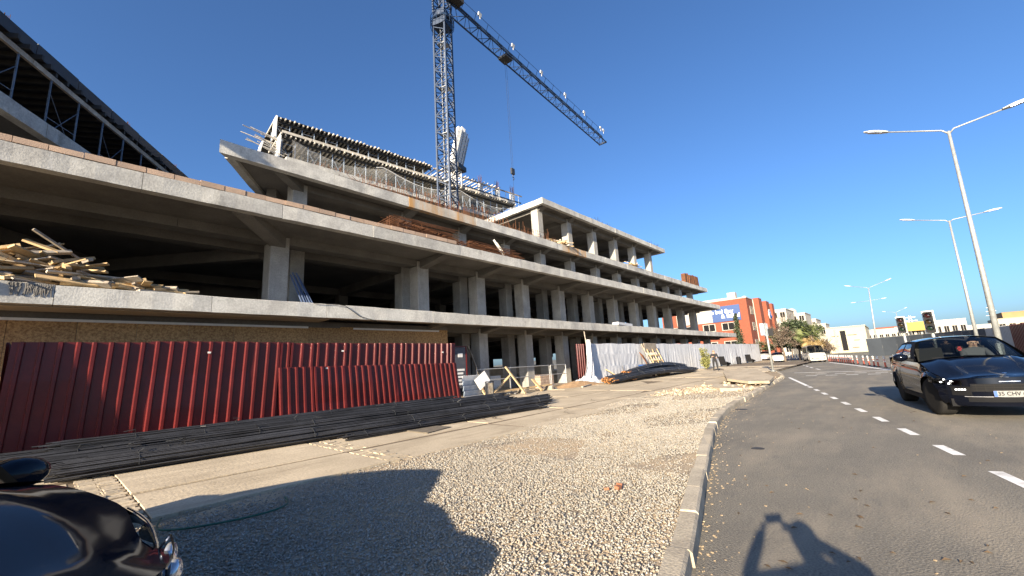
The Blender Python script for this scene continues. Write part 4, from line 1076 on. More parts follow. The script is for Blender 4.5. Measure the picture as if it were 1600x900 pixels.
plank('timber_plank', Vector((26.1,13.6,lot_z(13.6)+.02)), Vector((25.1,14.25,1.05)), .09,.05, 'yellowish plank propped against the near sheeting', m=M['timber'])
# black discarded seats against the far sheeting
for k,(x,lb) in enumerate(((50.5,'discarded dark seat lying open against the far white sheeting'),(62,'last dark seat against the far end of the white sheeting'))):
    s = thing('discarded_seat', (x,13.9,lot_z(13.9)), lb, 'seat'); z = lot_z(13.9)
    MB().rbox((x,13.7,z+.32),(1.6,.6,.14),(0,.12,0)).build('seat', M['black'], s); MB().rbox((x-.95,13.8,z+.62),(.14,.6,.95),(0,-.5,0)).build('backrest', M['black'], s)
    for sx in (-.6,.6): MB().box(x+sx-.04,x+sx+.04,13.5,13.95,z-.01,z+.27+sx*-.1).build('leg', M['steel_dark'], s)
MB().lathe([(.25,-.01),(.28,.7),(.2,.9)],(56.3,13.8,lot_z(13.8)),12).build('dark_bin', M['black'], label='dark bin between the two discarded seats', cat='bin')

# --- broken concrete slab heaved up by the kerb
BS = thing('broken_slab', (23.5,5.6,lot_z(5.6)), 'broken pale concrete slab heaved up beside the kerb', 'slab')
sp = [on_lot(*p) for p in ((1131,588),(1137,600),(1170,603),(1203,601),(1210,594),(1185,585),(1155,584))]
n = len(sp); zz = [.16,.14,.09,.05,.06,.20,.22]
vs = [(p.x,p.y,p.z+z) for p,z in zip(sp,zz)]+[(p.x,p.y,p.z+z+.11) for p,z in zip(sp,zz)]
MB().add(vs, [tuple(range(n,2*n))[::-1], tuple(range(n))]+[(i,n+i,n+(i+1)%n,(i+1)%n) for i in range(n)]).build('slab_piece', M['pave'], BS)
sp2 = [on_lot(*p) for p in ((1108,607),(1125,610),(1160,610),(1150,604),(1120,602))]; n = 5
MB().add([(p.x,p.y,p.z-.03) for p in sp2]+[(p.x,p.y,p.z+.09) for p in sp2], [tuple(range(n,2*n))[::-1]]+[(i,n+i,n+(i+1)%n,(i+1)%n) for i in range(n)]).build('slab_piece', M['pave'], BS)
for k in range(26):
    p = on_lot(rnd.uniform(1095,1205), rnd.uniform(598,614)); s = rnd.uniform(.06,.2)
    if p.y < kerb_y(p.x)+.25: continue
    MB().rbox((p.x,p.y,p.z+s*.3),(s,s*.8,s*.6),(rnd.random(),rnd.random(),rnd.random()*3)).build('fragment', M['pave'], BS)

# --- green hose on the gravel
pts = [on_lot(*p) for p in ((445,778),(452,786),(440,795),(405,806),(350,818),(290,828),(250,831),(243,826),(252,812))]
hs_ = smooth_pl([Vector((p.x,p.y,p.z+.012)) for p in pts], 3)
MB().path(hs_, .011, 6).build('garden_hose', plain('green_hose',(.02,.10,.07),.4), smooth=True, label='thin green hose curling over the shaded gravel', cat='hose')
bp = on_lot(966,763); M['brick_bit'] = plain('brick_bit',(.30,.12,.06),.9)
for k,(dx,dy,s) in enumerate(((0,0,.05),(.12,.05,.04),(-.1,.09,.035))): MB().rbox((bp.x+dx,bp.y+dy,bp.z+s*.2),(s*1.6,s,s*.7),(.2,.1,k)).build('brick_fragment', M['brick_bit'], label=['largest','middle','smallest'][k]+' of three brick chips lying on the gravel', cat='brick')

# --- timber piles on the floors
def pile(name, c, rad, n, lmin, lmax, label, floor, toward=None, edge_y_=None, hmax=.8):
    t = thing(name, (c[0],c[1],floor), label, 'timber pile')
    for k in range(n):
        u = rnd.random()**.7; a = rnd.random()*6.28; x = c[0]+rad[0]*u*math.cos(a); y = c[1]+rad[1]*u*math.sin(a)
        L = rnd.uniform(lmin,lmax); h = hmax*(1-u)*rnd.random(); th = rnd.choice((.03,.05,.08)); wd = rnd.choice((.08,.1,.15,.2))
        m = M['timber'] if rnd.random() < .58 else M['timber_grey']
        rx, ry, rz = rnd.uniform(-.6,.6), rnd.uniform(-.55,.55)*(.3+h), rnd.uniform(-.9,.9) if rnd.random() < .7 else rnd.uniform(0,3.1)
        low = abs(math.sin(ry))*L/2+abs(math.sin(rx))*wd/2+th/2
        MB().rbox((x,y,floor+h+low),(L,wd,th),(rx,ry,rz)).build('plank', m, t)
    return t
pile('timber_pile', (-.35,15.75,Z1), (2.2,.6), 150, .5,1.7, 'heap of split planks on the first floor edge at the left', Z1-.005, hmax=1.15)
pile('timber_pile', (1.9,15.6,Z1), (1.0,.4), 34, .4,1.1, 'low scatter of plank offcuts right of the big plank heap', Z1-.005, hmax=.28)
pile('timber_pile', (25.9,17.7,Z3), (.9,.35), 26, .8,2.2, 'pale plank heap on the third floor beside the first roof column', Z3-.005, hmax=.5)
pile('timber_pile', (38.2,17.6,Z3), (.9,.3), 14, .8,2.0, 'small plank heap on the third floor edge further right', Z3-.005, hmax=.3)
plank('timber_plank', Vector((16.9,15.2,Z2)), Vector((16.3,15.5,Z2+1.15)), .12,.06, 'white board leaning on the second floor column by rusty mesh', m=M['white'])
plank('timber_plank', Vector((17.1,15.15,Z2)), Vector((16.45,15.45,Z2+1.0)), .10,.05, 'narrow pale board beside the white leaning board', m=M['joist'])
MB().rbox((30.2,15.25,Z1+.10),(2.6,.5,.2),(0,.02,.05)).build('wrapped_bundle', M['sheet_white'], label='pale wrapped bundle lying on the first floor edge', cat='bundle')
# blue steel props leaning beside the first column
LP = thing('leaning_props', (6.6,16.2,Z1), 'blue steel props leaning beside the big left column', 'props')
for k in range(5): MB().tube((6.35+.1*k,16.0,Z1-.01),(6.1+.07*k,16.75,Z1+1.35+.1*(k%2)),.03,n=6).build('prop', plain('prop_blue',(.06,.09,.17),.5) if k == 0 else bpy.data.materials['prop_blue'], LP)
# cement slurry that has run down the first floor edge
dp = MB(); rd_ = random.Random(77)
for k in range(64):
    p = on_y(rd_.uniform(14,84), 444, F1-.004); x = p.x; z = Z1+.0; L = rd_.uniform(.10,.34); r_ = rd_.uniform(.008,.02)
    dp.path([(x,F1+.01,z-.01),(x+rd_.uniform(-.02,.02),F1-.012,z-L*.5),(x+rd_.uniform(-.04,.04),F1-.008,z-L)], [r_,r_*.9,r_*.4], 5)
dp.build('slurry_drips', M['concrete_shaded'], BD, kind='stuff')
# thin bar lying on the slab edge with a dangling cord
cd_ = MB(); p0 = on_y(497,475,F1-.02); cd_.path([p0+Vector((-.15,0,.02)), p0+Vector((.55,-.02,.05)), p0+Vector((1.0,-.03,.0)), p0+Vector((1.6,-.03,-.38)), p0+Vector((2.3,-.03,-.52))], .012, 5)
cd_.build('dangling_cable', M['black'], label='black cable hanging over the first floor edge', cat='cable')
# rusty mesh piles on the second floor
def cage(x0,x1,y0,y1,z0,z1,label,n=90):
    t = thing('rebar_cage', ((x0+x1)/2,(y0+y1)/2,z0), label, 'rebar'); m = MB()
    for k in range(n):
        y = rnd.uniform(y0,y1); z = z0+.012+rnd.random()*(z1-z0); s = rnd.uniform(0,.5); m.tube((x0+s,y,z),(x1-rnd.uniform(0,.8),y+rnd.uniform(-.1,.1),z*1.0+rnd.uniform(-.08,.08) if z > z0+.1 else z),.010,n=4)
    for k in range(n):
        x = x0+(x1-x0)*rnd.random(); y = rnd.uniform(y0,y1); hh = (z1-z0)*(1-.5*(x-x0)/(x1-x0)); m.tube((x,y,z0-.002),(x,y+.04,z0+hh*rnd.uniform(.5,1.05)),.009,n=4); m.tube((x,y0,z0+hh*.8),(x,y1,z0+hh*.8),.008,n=4)
    m.build('bars', M['rust'], t, kind='stuff'); return t
cage(9.4,13.6,14.95,16.2,Z2-.01,Z2+.95,'tall pile of rusty reinforcement cages on the second floor, left',110)
cage(13.9,18.2,14.9,16.0,Z2-.01,Z2+.62,'lower rusty reinforcement cages right of the tall pile',90)
MB().box(14.6,17.0,14.95,15.15,Z2-.005,Z2+.10).build('timber_beam', M['timber'], label='orange timber beam on the second floor edge below rusty cages', cat='beam')
# rusty formwork stacks on the roof of the far end
RS = thing('rusty_form_stack', (55.5,17.9,Z3), 'rusty brown form panels stacked on the far end of the third floor', 'panels')
for k in range(7):
    x = 53.2+k*.72; MB().rbox((x,17.8,Z3+.68+rnd.uniform(-.1,.1)),(.6,.5,1.4),(rnd.uniform(-.05,.05),rnd.uniform(-.08,.08),rnd.uniform(-.2,.2))).build('form_panel', M['rust'], RS)
# loose bars on the roof slab
for i,(x0,lb) in enumerate(((33,'thin bars and clamps lying on the roof edge, middle'),(44.2,'dark clutter on the right end of the roof'))):
    m = MB()
    for k in range(30): x = x0+rnd.uniform(-1.2,1.2); y = F4+.15+rnd.random()*.5; m.tube((x,y,Z4),(x+rnd.uniform(-.4,.4),y+rnd.uniform(-.2,.2),Z4+rnd.uniform(.05,.5)),.014,n=4)
    m.build('loose_bars', M['steel_dark'], label=lb, cat='bars')
# unseen panel stack added to cast the slanted shadow on the red fence
LS = thing('shadow_casting_panels', (-3.5,12.45,lot_z(12.4)), 'tall form panels leaning on a trestle left of the red fence', 'panels')
for k in range(3): MB().add([(-5.6,12.40+.06*k,lot_z(12)),(-1.75,12.40+.06*k,lot_z(12)),(-4.0,12.52+.06*k,4.2),(-5.8,12.52+.06*k,4.2),(-5.6,12.44+.06*k,lot_z(12)),(-1.75,12.44+.06*k,lot_z(12)),(-4.0,12.56+.06*k,4.2),(-5.8,12.56+.06*k,4.2)], [(0,1,2,3),(7,6,5,4),(0,4,5,1),(1,5,6,2),(2,6,7,3),(3,7,4,0)]).build('form_panel', M['timber_grey'], LS)
for x in (-5.2,-3.4): MB().bar((x,12.62,3.0),(x,13.3,lot_z(13)-.01),.08,.08).build('shadow_panel_leg', M['timber_grey'], LS)
# ================================================================== vehicles
def car_paint(name, c, rough=.12):
    m = mat(name, c, rough, var=.05, scale=2, coord='obj', spec=.22); return m
M['tyre'] = plain('tyre_rubber', (.022,.021,.020), .9, spec=.15)
M['tyre_tread'] = mat('tyre_tread', (.16,.145,.12), .9, color2=(.10,.09,.075), scale=12, coord='obj')
M['rim'] = plain('alloy_rim', (.42,.42,.43), .4, metal=.3)
M['chrome'] = plain('chrome', (.75,.75,.76), .12, metal=1.0)
M['trim'] = plain('trim_black', (.010,.010,.011), .7, spec=.12)
M['cabin'] = plain('cabin_dark', (.035,.033,.03), .9, spec=.1)
M['lens'] = plain('lamp_lens', (.55,.57,.60), .08, metal=.7)
def glass(name, tint, refl=1.0):
    m = bpy.data.materials.new(name); m.use_nodes = True; nt = m.node_tree; nt.nodes.clear()
    o = _n(nt,'ShaderNodeOutputMaterial'); tr = _n(nt,'ShaderNodeBsdfTransparent'); gl = _n(nt,'ShaderNodeBsdfGlossy'); lw = _n(nt,'ShaderNodeLayerWeight'); pw = _n(nt,'ShaderNodeMath',operation='POWER'); fr = _n(nt,'ShaderNodeMath',operation='MULTIPLY_ADD'); mx = _n(nt,'ShaderNodeMixShader')
    tr.inputs[0].default_value = (*tint,1); gl.inputs['Roughness'].default_value = .02; gl.inputs['Color'].default_value = (refl,refl,refl,1); lw.inputs[0].default_value = .5; nt.links.new(lw.outputs['Facing'],pw.inputs[0]); pw.inputs[1].default_value = 4; nt.links.new(pw.outputs[0],fr.inputs[0]); fr.inputs[1].default_value = .75; fr.inputs[2].default_value = .045
    nt.links.new(fr.outputs[0],mx.inputs[0]); nt.links.new(tr.outputs[0],mx.inputs[1]); nt.links.new(gl.outputs[0],mx.inputs[2]); nt.links.new(mx.outputs[0],o.inputs[0]); return m
M['glass'] = glass('car_glass', (.48,.52,.52), .7); M['glass_dark'] = glass('tinted_glass', (.10,.11,.11), .9); M['pane'] = glass('window_pane', (.16,.18,.19))
M['led'] = bpy.data.materials.new('led_light'); M['led'].use_nodes = True
M['led'].node_tree.nodes['Principled BSDF'].inputs['Emission Color'].default_value = (1,.97,.92,1); M['led'].node_tree.nodes['Principled BSDF'].inputs['Emission Strength'].default_value = 4

def lerp(a,b,t): return a+(b-a)*t
def sm(t): t = max(0,min(1,t)); return t*t*(3-2*t)
def text_mesh(body, size, mt, name, extrude=.002, align='CENTER', sx=1.0):
    cu = bpy.data.curves.new(name,'FONT'); cu.body = body; cu.size = size; cu.extrude = extrude; cu.align_x = align; cu.align_y = 'CENTER'; cu.offset = size*.018
    o = bpy.data.objects.new(name, cu); COL.objects.link(o); dg = bpy.context.evaluated_depsgraph_get(); me = bpy.data.meshes.new_from_object(o.evaluated_get(dg))
    bpy.data.objects.remove(o); bpy.data.curves.remove(cu); me.materials.clear(); me.materials.append(mt)
    me.transform(Matrix.Diagonal((sx,1,1,1))); return me

def make_car(name, label, cat, p, paint, group=None, detail=2):
    """p: dict of dimensions; local frame: +x forward, +y left, origin on the ground midway between the axles"""
    t = thing(name, (0,0,0), label, cat, group)
    L, W, wb, fo = p['L'], p['W']/2, p['wb'], p['fo']; X = lambda d: wb/2+fo-d         # d = distance behind the nose
    sill, ra, rw = p['sill'], p['ra'], p['rw']; ax = (fo, fo+wb)
    zn, zc, dcw = p['nose_z'], p['cowl_z'], p['cowl']; drf, drr, dtl = p['roof_f'], p['roof_r'], p['tail']; zr = p['roof_z']; zb2 = p['belt_r']
    xc = p.get('corner',.30); wc = W*p.get('nose_w',.80)
    def hw(d):                                   # half width in plan
        if d < 1.0: return lerp(wc, W, 1-(max(0,(1.0-d)/(1.0-xc)))**2.2)
        if d > L-.8: return lerp(W, W*.90, ((d-(L-.8))/.8)**2)
        return W
    def zs(d):                                   # top of the side panel (fender / belt)
        if d < dcw: return lerp(zn, zc-.02, sm((d-xc)/(dcw-xc)*.85+.15) if d > xc else .05)
        return lerp(zc-.02, zb2, (d-dcw)/(L-dcw))
    def zbot(d):
        z = sill
        for a in ax:
            dx = abs(d-a)
            if dx < ra: z = max(z, rw+math.sqrt(ra*ra-dx*dx))
        return z
    def yside(d, z):
        u = (z-sill)/(zs(d)-sill); fl = 0
        for a in ax:
            r_ = math.hypot(d-a, z-rw); fl = max(fl, .030*max(0,1-abs(r_-ra)/.10) if r_ > ra-.02 else 0)
        return hw(d)*(1-.07*max(0,(.35-u)/.35)**2-.085*max(0,(u-.55)/.45)**1.8) - .012*math.exp(-((u-.42)/.08)**2) + fl
    ds = sorted(set([xc+(L-xc-.02)*i/46 for i in range(47)]+[a+ra*math.cos(math.pi*k/12) for a in ax for k in range(13)]+[a+s*(ra+e) for a in ax for s in (-1,1) for e in (.001,.05,.10)]))
    ds = [d for d in ds if xc <= d <= L-.02]
    for s in (1,-1):
        P = []
        for d in ds:
            b, tp = zbot(d), zs(d); P.append([(X(d), s*yside(d, lerp(b,tp,k/12)), lerp(b,tp,k/12)) for k in range(13)])
        o = MB().grid(P).build('body_side', paint, t, True, False); 
        if s < 0: o.data.flip_normals()
    # nose
    def xnose(y, z):
        a = abs(y)/wc; u = (z-sill)/(zn-sill); return xc*a**2.6 + .10*max(0,u-.55)**1.4*(1-a) + .05*max(0,.25-u)
    ny = 24; P = [[(X(xnose(wc*(2*i/ny-1), lerp(sill-.03,zn,k/10))), wc*(2*i/ny-1)*(1-.03*(k==0)), lerp(sill-.03,zn,k/10)+ (p['crown']*.55*(1-(2*i/ny-1)**2) if k == 10 else p['crown']*.3*(1-(2*i/ny-1)**2)*(k/10)**4)) for k in range(11)] for i in range(ny+1)]
    MB().grid(P).build('front_bumper', paint, t, True, False)
    # bonnet
    P = []
    for i in range(ny+1):
        a = 2*i/ny-1; row = []
        for k in range(15):
            d0 = xnose(wc*a, zn); d = lerp(d0, dcw-.10*(1-abs(a)**2)*0, k/14); half = lerp(wc, hw(d)*.915 if d > xc else wc, sm((d-d0)/.5)) 
            z = zs(max(d,xc)) if abs(a) > .99 else None
            base = lerp(zn, zs(max(d,xc)), sm((d-d0)/.25)); cr = p['crown']*(1-a*a)*lerp(.55,1,sm((d-d0)/.9)); rib = p.get('rib',.0)*math.exp(-((abs(a)-.62)/.09)**2)*sm((d-d0)/.5)
            row.append((X(d), half*a, base+cr+rib+.006))
        P.append(row)
    MB().grid(P).build('bonnet', paint, t, True, True and False)
    P = [[(X(dcw-.03+.42*k/3), hw(dcw)*.915*(2*i/12-1)*(1-.04*k/3), zs(dcw)+p['crown']*(1-(2*i/12-1)**2)+.026-.07*k/3) for k in range(4)] for i in range(13)]
    MB().grid(P).build('cowl', M['trim'], t, True, False)
    # greenhouse corner points
    wbm = hw(dcw)*.915; wt = W*p.get('roof_w',.66)
    def roofz(d): u = (d-drf)/(drr-drf); return zr-.05*(1-u)**2*1.0-.09*u**2.2
    def railw(d): u = (d-drf)/(drr-drf); return wt*lerp(1, .95, u*u)
    zrail = lambda d: roofz(d)-.075
    # windscreen
    def screen(f, b, za, zb_, wa, wb_, bow0, bow1, nm, mt):
        P = [[(X(lerp(f+bow0*(1-(1-(2*i/12-1)**2)), b+bow1*(2*i/12-1)**2, k/6)), lerp(wa,wb_,k/6)*(2*i/12-1), lerp(za+p['crown']*.9*(1-(2*i/12-1)**2), zb_+.07*(1-(2*i/12-1)**2), k/6)+.05*math.sin(k/6*math.pi)*.6) for k in range(7)] for i in range(13)]
        return MB().grid(P).build(nm, mt, t, True, False)
    screen(dcw, drf, zc, zrail(drf), wbm*.93, wt*.93, .18, .10, 'windscreen', (M['glass_dark'] if p.get('tint') else M['glass']) if detail > 1 else M['pane'])
    screen(dtl, drr, zb2, zrail(drr), hw(dtl)*.80, railw(drr)*.90, -.10, -.06, 'rear_window', M['glass_dark'])
    # roof
    P = [[(X(lerp(drf+.10*(2*j/12-1)**2, drr-.06*(2*j/12-1)**2, i/10)), railw(lerp(drf,drr,i/10))*(2*j/12-1), zrail(lerp(drf,drr,i/10))+.075*(1-abs(2*j/12-1)**2.4)+.004) for j in range(13)] for i in range(11)]
    o = MB().grid(P).build('roof', paint, t, True, False); o.data.flip_normals()
    # side frames and windows
    us = p.get('win_u',(0,.16,.47,.51,.80,1.0))
    for s in (1,-1):
        def B(u): d = lerp(dcw+.16, dtl+.02, u); return Vector((X(d), s*lerp(hw(d)*.915, hw(d)*.84, max(0,u-.8)*5), zs(d)+.004))
        def Tp(u): d = lerp(drf+.12, drr-.04, u); return Vector((X(d), s*railw(d), zrail(d)+.002))
        def S(u, v, off=0): q = B(u).lerp(Tp(u), v); q.y += s*(.035*math.sin(v*math.pi)+off); return q
        uu = [us[0]]
        for a, b in zip(us, us[1:]): uu += [lerp(a,b,k/3) for k in (1,2,3)]
        vv = [0,.06,.25,.45,.65,.86,1.0]
        fr = MB(); idx = {}
        for i in range(len(uu)):
            for j in range(len(vv)): idx[i,j] = len(fr.v); fr.v.append(tuple(S(uu[i],vv[j])))
        for i in range(len(uu)-1):
            for j in range(len(vv)-1):
                seg = i//3; win = seg in (1,3) and 1 <= j <= 4
                if not win: fr.f.append((idx[i,j],idx[i+1,j],idx[i+1,j+1],idx[i,j+1]))
        o = fr.build('window_frame', M['trim'] if p.get('dark_frame',True) else paint, t, True, False)
        for a, b, g_ in ((us[1],us[2],'glass'),(us[3],us[4],'glass_dark')):
            P = [[tuple(S(lerp(a,b,i/5), lerp(.06,.86,j/5), -.004)) for j in range(6)] for i in range(6)]
            MB().grid(P).build('side_window', M['glass_dark' if p.get('tint') else g_] if detail > 1 else M['pane'], t, True, False)
        # door seams and handle, sill, mirror
        if detail > 1:
            for u_ in (.50,):
                d = lerp(dcw+.16, dtl+.02, u_); seam = MB()
                seam.path([(X(d), s*(yside(d,z)+.002), z) for z in [lerp(sill+.08,zs(d)-.01,k/8) for k in range(9)]], .004, 4); seam.build('door_seam', M['trim'], t, world=False)
            for u_ in (.44,.78):
                d = lerp(dcw+.16, dtl+.02, u_); z = zs(d)-.13; y = s*(yside(d,z)+.018); MB().rbox((X(d),y,z),(.22,.028,.03),(0,0,0)).build('door_handle', paint, t, world=False)
            MB().bar((X(ax[0]+ra+.04), s*(W*.955), sill+.03),(X(ax[1]-ra-.04), s*(W*.955), sill+.03),.05,.09).build('sill_trim', M['trim'], t, world=False)
            d = dcw+.42; z = zs(d)+p.get('mir_z',.10); y0 = hw(d)*.93-p.get('mir_in',0)
            mr = MB(); P = []
            for i in range(11):
                a = math.pi*i/10; row = []
                for j in range(16):
                    b_ = 2*math.pi*j/16; rr = math.sin(a)**.55
                    row.append((X(d)-.02+.115*math.cos(a), s*(y0+.20)+.145*rr*math.cos(b_), z+.02+.095*rr*math.sin(b_)))
                row.append(row[0]); P.append(row)
            mo = mr.grid(P).build('door_mirror', M['trim'] if not p.get('mirror_paint') else paint, t, True, False)
            MB().bar((X(d)-.0, s*(y0-.02), z-.06),(X(d)-.0, s*(y0+.12), z-.02),.06,.05).build('mirror_stalk', M['trim'], t, world=False)
            MB().rbox((X(d)-.138, s*(y0+.20), z+.02),(.006,.24,.15),(0,0,0)).build('mirror_glass', M['chrome'], mo, world=False)
    # tail
    P = [[(X(L-.02-.10*(1-(k/6))*0+.06*(1-(2*i/12-1)**2)), hw(L)*(2*i/12-1)*.99, lerp(sill, zb2+.01, k/6)) for k in range(7)] for i in range(13)]
    MB().grid(P).build('tail', paint, t, True, False)
    P = [[(X(lerp(dtl-.02, L-.02, k/3)), lerp(hw(dtl)*.92,hw(L),k/3)*(2*i/8-1), zb2+.008-.02*(k/3)) for k in range(4)] for i in range(9)]
    MB().grid(P).build('tail_deck', paint, t, True, False)
    # underside, inner arches
    MB().box(X(L-.25), X(.30), -W*.80, W*.80, sill-.05, sill+.10).build('underbody', M['trim'], t, world=False)
    MB().box(X(L-.3), X(.45), -W*.62, W*.62, sill+.10, zn-.10).build('engine_and_floor', M['trim'], t, world=False)
    # wheels
    def wheel(d, s):
        R_ = rw; Wd = p.get('tw',.25); pr = [(R_*.66,-Wd/2),(R_*.93,-Wd/2),(R_*.985,-Wd*.42),(R_,-Wd*.28),(R_,Wd*.28),(R_*.985,Wd*.42),(R_*.93,Wd/2),(R_*.66,Wd/2)]
        rot = Matrix.Translation((X(d), s*(W-Wd/2-.035), R_)) @ Matrix.Rotation(p.get('steer',0) if d == ax[0] else 0,4,'Z') @ Matrix.Rotation(R(90)*-s,4,'X')
        ty = MB().lathe(pr,(0,0,0),28); o = ty.xf(rot).build('tyre', M['tyre'], t, True, False)
        rm = MB(); rm.lathe([(R_*.67,Wd*.30),(R_*.70,Wd*.46),(R_*.66,Wd*.47),(R_*.62,Wd*.30)],(0,0,0),28); rm.lathe([(.075,Wd*.18),(.075,Wd*.40),(.03,Wd*.42)],(0,0,0),12)
        for k in range(5):
            for e in (-.10,.10):
                a = 2*math.pi*k/5+e; a2 = 2*math.pi*k/5+e*1.9; rm.bar((.06*math.cos(a),.06*math.sin(a),Wd*.38),(R_*.66*math.cos(a2),R_*.66*math.sin(a2),Wd*.40),.035,.03)
        rm.xf(rot).build('rim', M['rim'], o, True, False)
        MB().lathe([(R_*.64,Wd*.0),(R_*.64,Wd*.05),(.0,Wd*.05)],(0,0,0),20).xf(rot).build('brake_disc', M['trim'], o, False, False)
        return o
    for d in ax:
        for s in (1,-1): wheel(d, s)
    t['_x0'] = wb/2+fo
    return t, X, hw, zs, xnose, wc, yside

def body_from(name, joints, edges, mats_fn, sub=2, mats=None, parent=None, smooth=True, **kw):
    """continuous skinned figure: joints = {key:(pos,radius)}"""
    keys = list(joints); me = bpy.data.meshes.new(name); me.from_pydata([joints[k][0] for k in keys], [(keys.index(a),keys.index(b)) for a,b in edges], [])
    o = bpy.data.objects.new(name, me); COL.objects.link(o)
    sk = o.modifiers.new('skin','SKIN'); sk.use_smooth_shade = True; ss = o.modifiers.new('sub','SUBSURF'); ss.levels = sub
    for i, k in enumerate(keys):
        v = me.skin_vertices[0].data[i]; r = joints[k][1]; v.radius = r if isinstance(r, tuple) else (r,r)
        v.use_root = (k == 'pelvis')
    dg = bpy.context.evaluated_depsgraph_get(); m2 = bpy.data.meshes.new_from_object(o.evaluated_get(dg)); bpy.data.objects.remove(o); bpy.data.meshes.remove(me)
    m2.name = name
    for m in mats: m2.materials.append(m)
    for f in m2.polygons: f.material_index = mats_fn(f.center); f.use_smooth = True
    return link(name, m2, parent, **kw)
M['skin'] = plain('skin', (.50,.31,.22), .6); M['hair_blond'] = plain('hair_blond', (.42,.30,.15), .7); M['hair_dark'] = plain('hair_dark', (.03,.022,.018), .6)
M['cloth_black'] = plain('cloth_black', (.018,.018,.02), .9); M['cloth_grey'] = plain('cloth_grey', (.12,.12,.13), .9)
def head_bits(c, r, fwd, parent, hair, long=False):
    """nose, eyes, ears and hair on a head of radius r at c looking along fwd"""
    f = Vector(fwd).normalized(); s = Vector((-f.y,f.x,0)); u = Vector((0,0,1)); c = Vector(c)
    P = []
    for i in range(9):
        a = math.pi*.62*i/8; row = []
        for j in range(17):
            b = 2*math.pi*j/16; k = 1.10
            if long and i > 6: k = 1.15
            d = u*math.cos(a)*1.22+(f*math.cos(b)*1.02+s*math.sin(b)*.9)*math.sin(a)
            if i > 4 and math.cos(b) > .35: d = u*math.cos(math.pi*.62*4/8)*1.22+(f*math.cos(b)*1.02+s*math.sin(b)*.9)*math.sin(math.pi*.62*4/8)
            row.append(c+d*r*k-f*.006)
        P.append(row)
    MB().grid(P).build('hair', hair, parent, smooth=True)
    ns = MB(); ns.rbox(tuple(c+f*r*1.02-u*r*.15),(r*.25,r*.22,r*.45),Matrix((f,s,u)).transposed()); ns.build('nose', M['skin'], parent)
    for sg in (-1,1):
        MB().rbox(tuple(c+f*r*.93+s*sg*r*.36+u*r*.08),(r*.12,r*.26,r*.12),Matrix((f,s,u)).transposed()).build('eye', M['hair_dark'], parent)
        MB().rbox(tuple(c+s*sg*r*.90-u*r*.05),(r*.35,r*.16,r*.5),Matrix((f,s,u)).transposed()).build('ear', M['skin'], parent)
    MB().rbox(tuple(c+f*r*.95-u*r*.52),(r*.1,r*.5,r*.1),Matrix((f,s,u)).transposed()).build('mouth', plain('lips',(.35,.12,.1),.6) if 'lips' not in bpy.data.materials else bpy.data.materials['lips'], parent)

# --- black SUV coming towards the camera
M['paint_black'] = car_paint('paint_black', (.003,.004,.008), .07)
SUV = dict(L=4.92,W=1.98,wb=2.895,fo=.93,sill=.29,ra=.43,rw=.385,nose_z=.755,cowl_z=1.10,cowl=1.62,roof_f=2.36,roof_r=4.25,tail=4.74,roof_z=1.69,belt_r=1.16,crown=.085,rib=.035,tw=.29,corner=.36,nose_w=.82,roof_w=.70,mirror_paint=True,steer=R(11))
suv, X, hw, zs, xn, wc, ys = make_car('black_suv', 'shiny black sport utility car driving towards the viewer, headlights on', 'car', SUV, M['paint_black'])
def on_nose(y, z, off=.004): return Vector((X(xn(y,z))+off, y, z))
def nose_patch(nm, y0, y1, z0, z1, mt, off=.006, parent=None, ny=8, nz=3, shear=0.0):
    P = [[tuple(on_nose(lerp(y0,y1,i/ny)+shear*(k/nz), lerp(z0,z1,k/nz), off)) for k in range(nz+1)] for i in range(ny+1)]
    return MB().grid(P).build(nm, mt, parent or suv, True, False)
nose_patch('grille', -.52,.52,.535,.685, M['trim'], .008)
for k in range(3):
    z = .56+k*.045; nose_patch('grille_bar', -.50,.50,z,z+.012, M['tyre'], .022, ny=10, nz=1)
for k in range(9):
    y = -.46+k*.115; nose_patch('grille_mesh', y,y+.010,.54,.68, M['tyre'], .016, ny=1)
for s in (1,-1):
    nose_patch('side_intake', min(s*.52,s*.76), max(s*.52,s*.76), .46,.63, M['trim'], .008, ny=6)
    for k in range(4): nose_patch('daytime_light', s*.60+s*k*.034-.012, s*.60+s*k*.034+.012, .565,.585, M['led'], .016, ny=1, nz=1)
    nose_patch('intake_blade', min(s*.50,s*.78), max(s*.50,s*.78), .62,.632, M['trim'], .018, ny=6, nz=1)
nose_patch('lower_intake', -.58,.58,.34,.43, M['trim'], .008)
nose_patch('skid_strip', -.62,.62,.437,.445, M['rim'], .010, ny=12, nz=1)
nose_patch('bonnet_edge_strip', -.14,.14,.722,.73, M['chrome'], .014, ny=12, nz=1)
for s in (1,-1):                                  # headlamps wrapped round the corner
    P = []
    for i in range(7):
        row = []
        for k in range(5):
            d = lerp(.17,.80,i/6); z = lerp(.655,.755,k/4)+.16*(d-.17)*lerp(.5,1,k/4)
            y = (wc*min(1,(d/.36)**.385) if d < .36 else ys(d,min(z,zs(d))))
            row.append((X(d)+.012, s*(y+.010), min(z, zs(max(d,.37))-.012)))
        P.append(row)
    hl = MB().grid(P).build('headlight', M['pane'], suv, True, False)
    for q,(dd,z) in enumerate(((.28,.735),(.44,.765),(.31,.69),(.48,.715))):
        y = wc*(dd/.36)**.385 if dd < .36 else ys(dd,z); MB().rbox((X(dd)+.03, s*(y+.012), z),(.014,.030,.017),(0,0,s*-.6)).build('led', M['led'], hl, world=False)
npl = MB().box(X(0)+.012,X(0)+.026,-.26,.26,.445,.555); pl = npl.build('number_plate', plain('plate_white',(.20,.20,.19),.5), suv, world=False)
MB().box(X(0)+.0265,X(0)+.028,-.258,-.215,.448,.552).build('plate_band', plain('plate_blue',(.02,.09,.42),.5), pl, world=False)
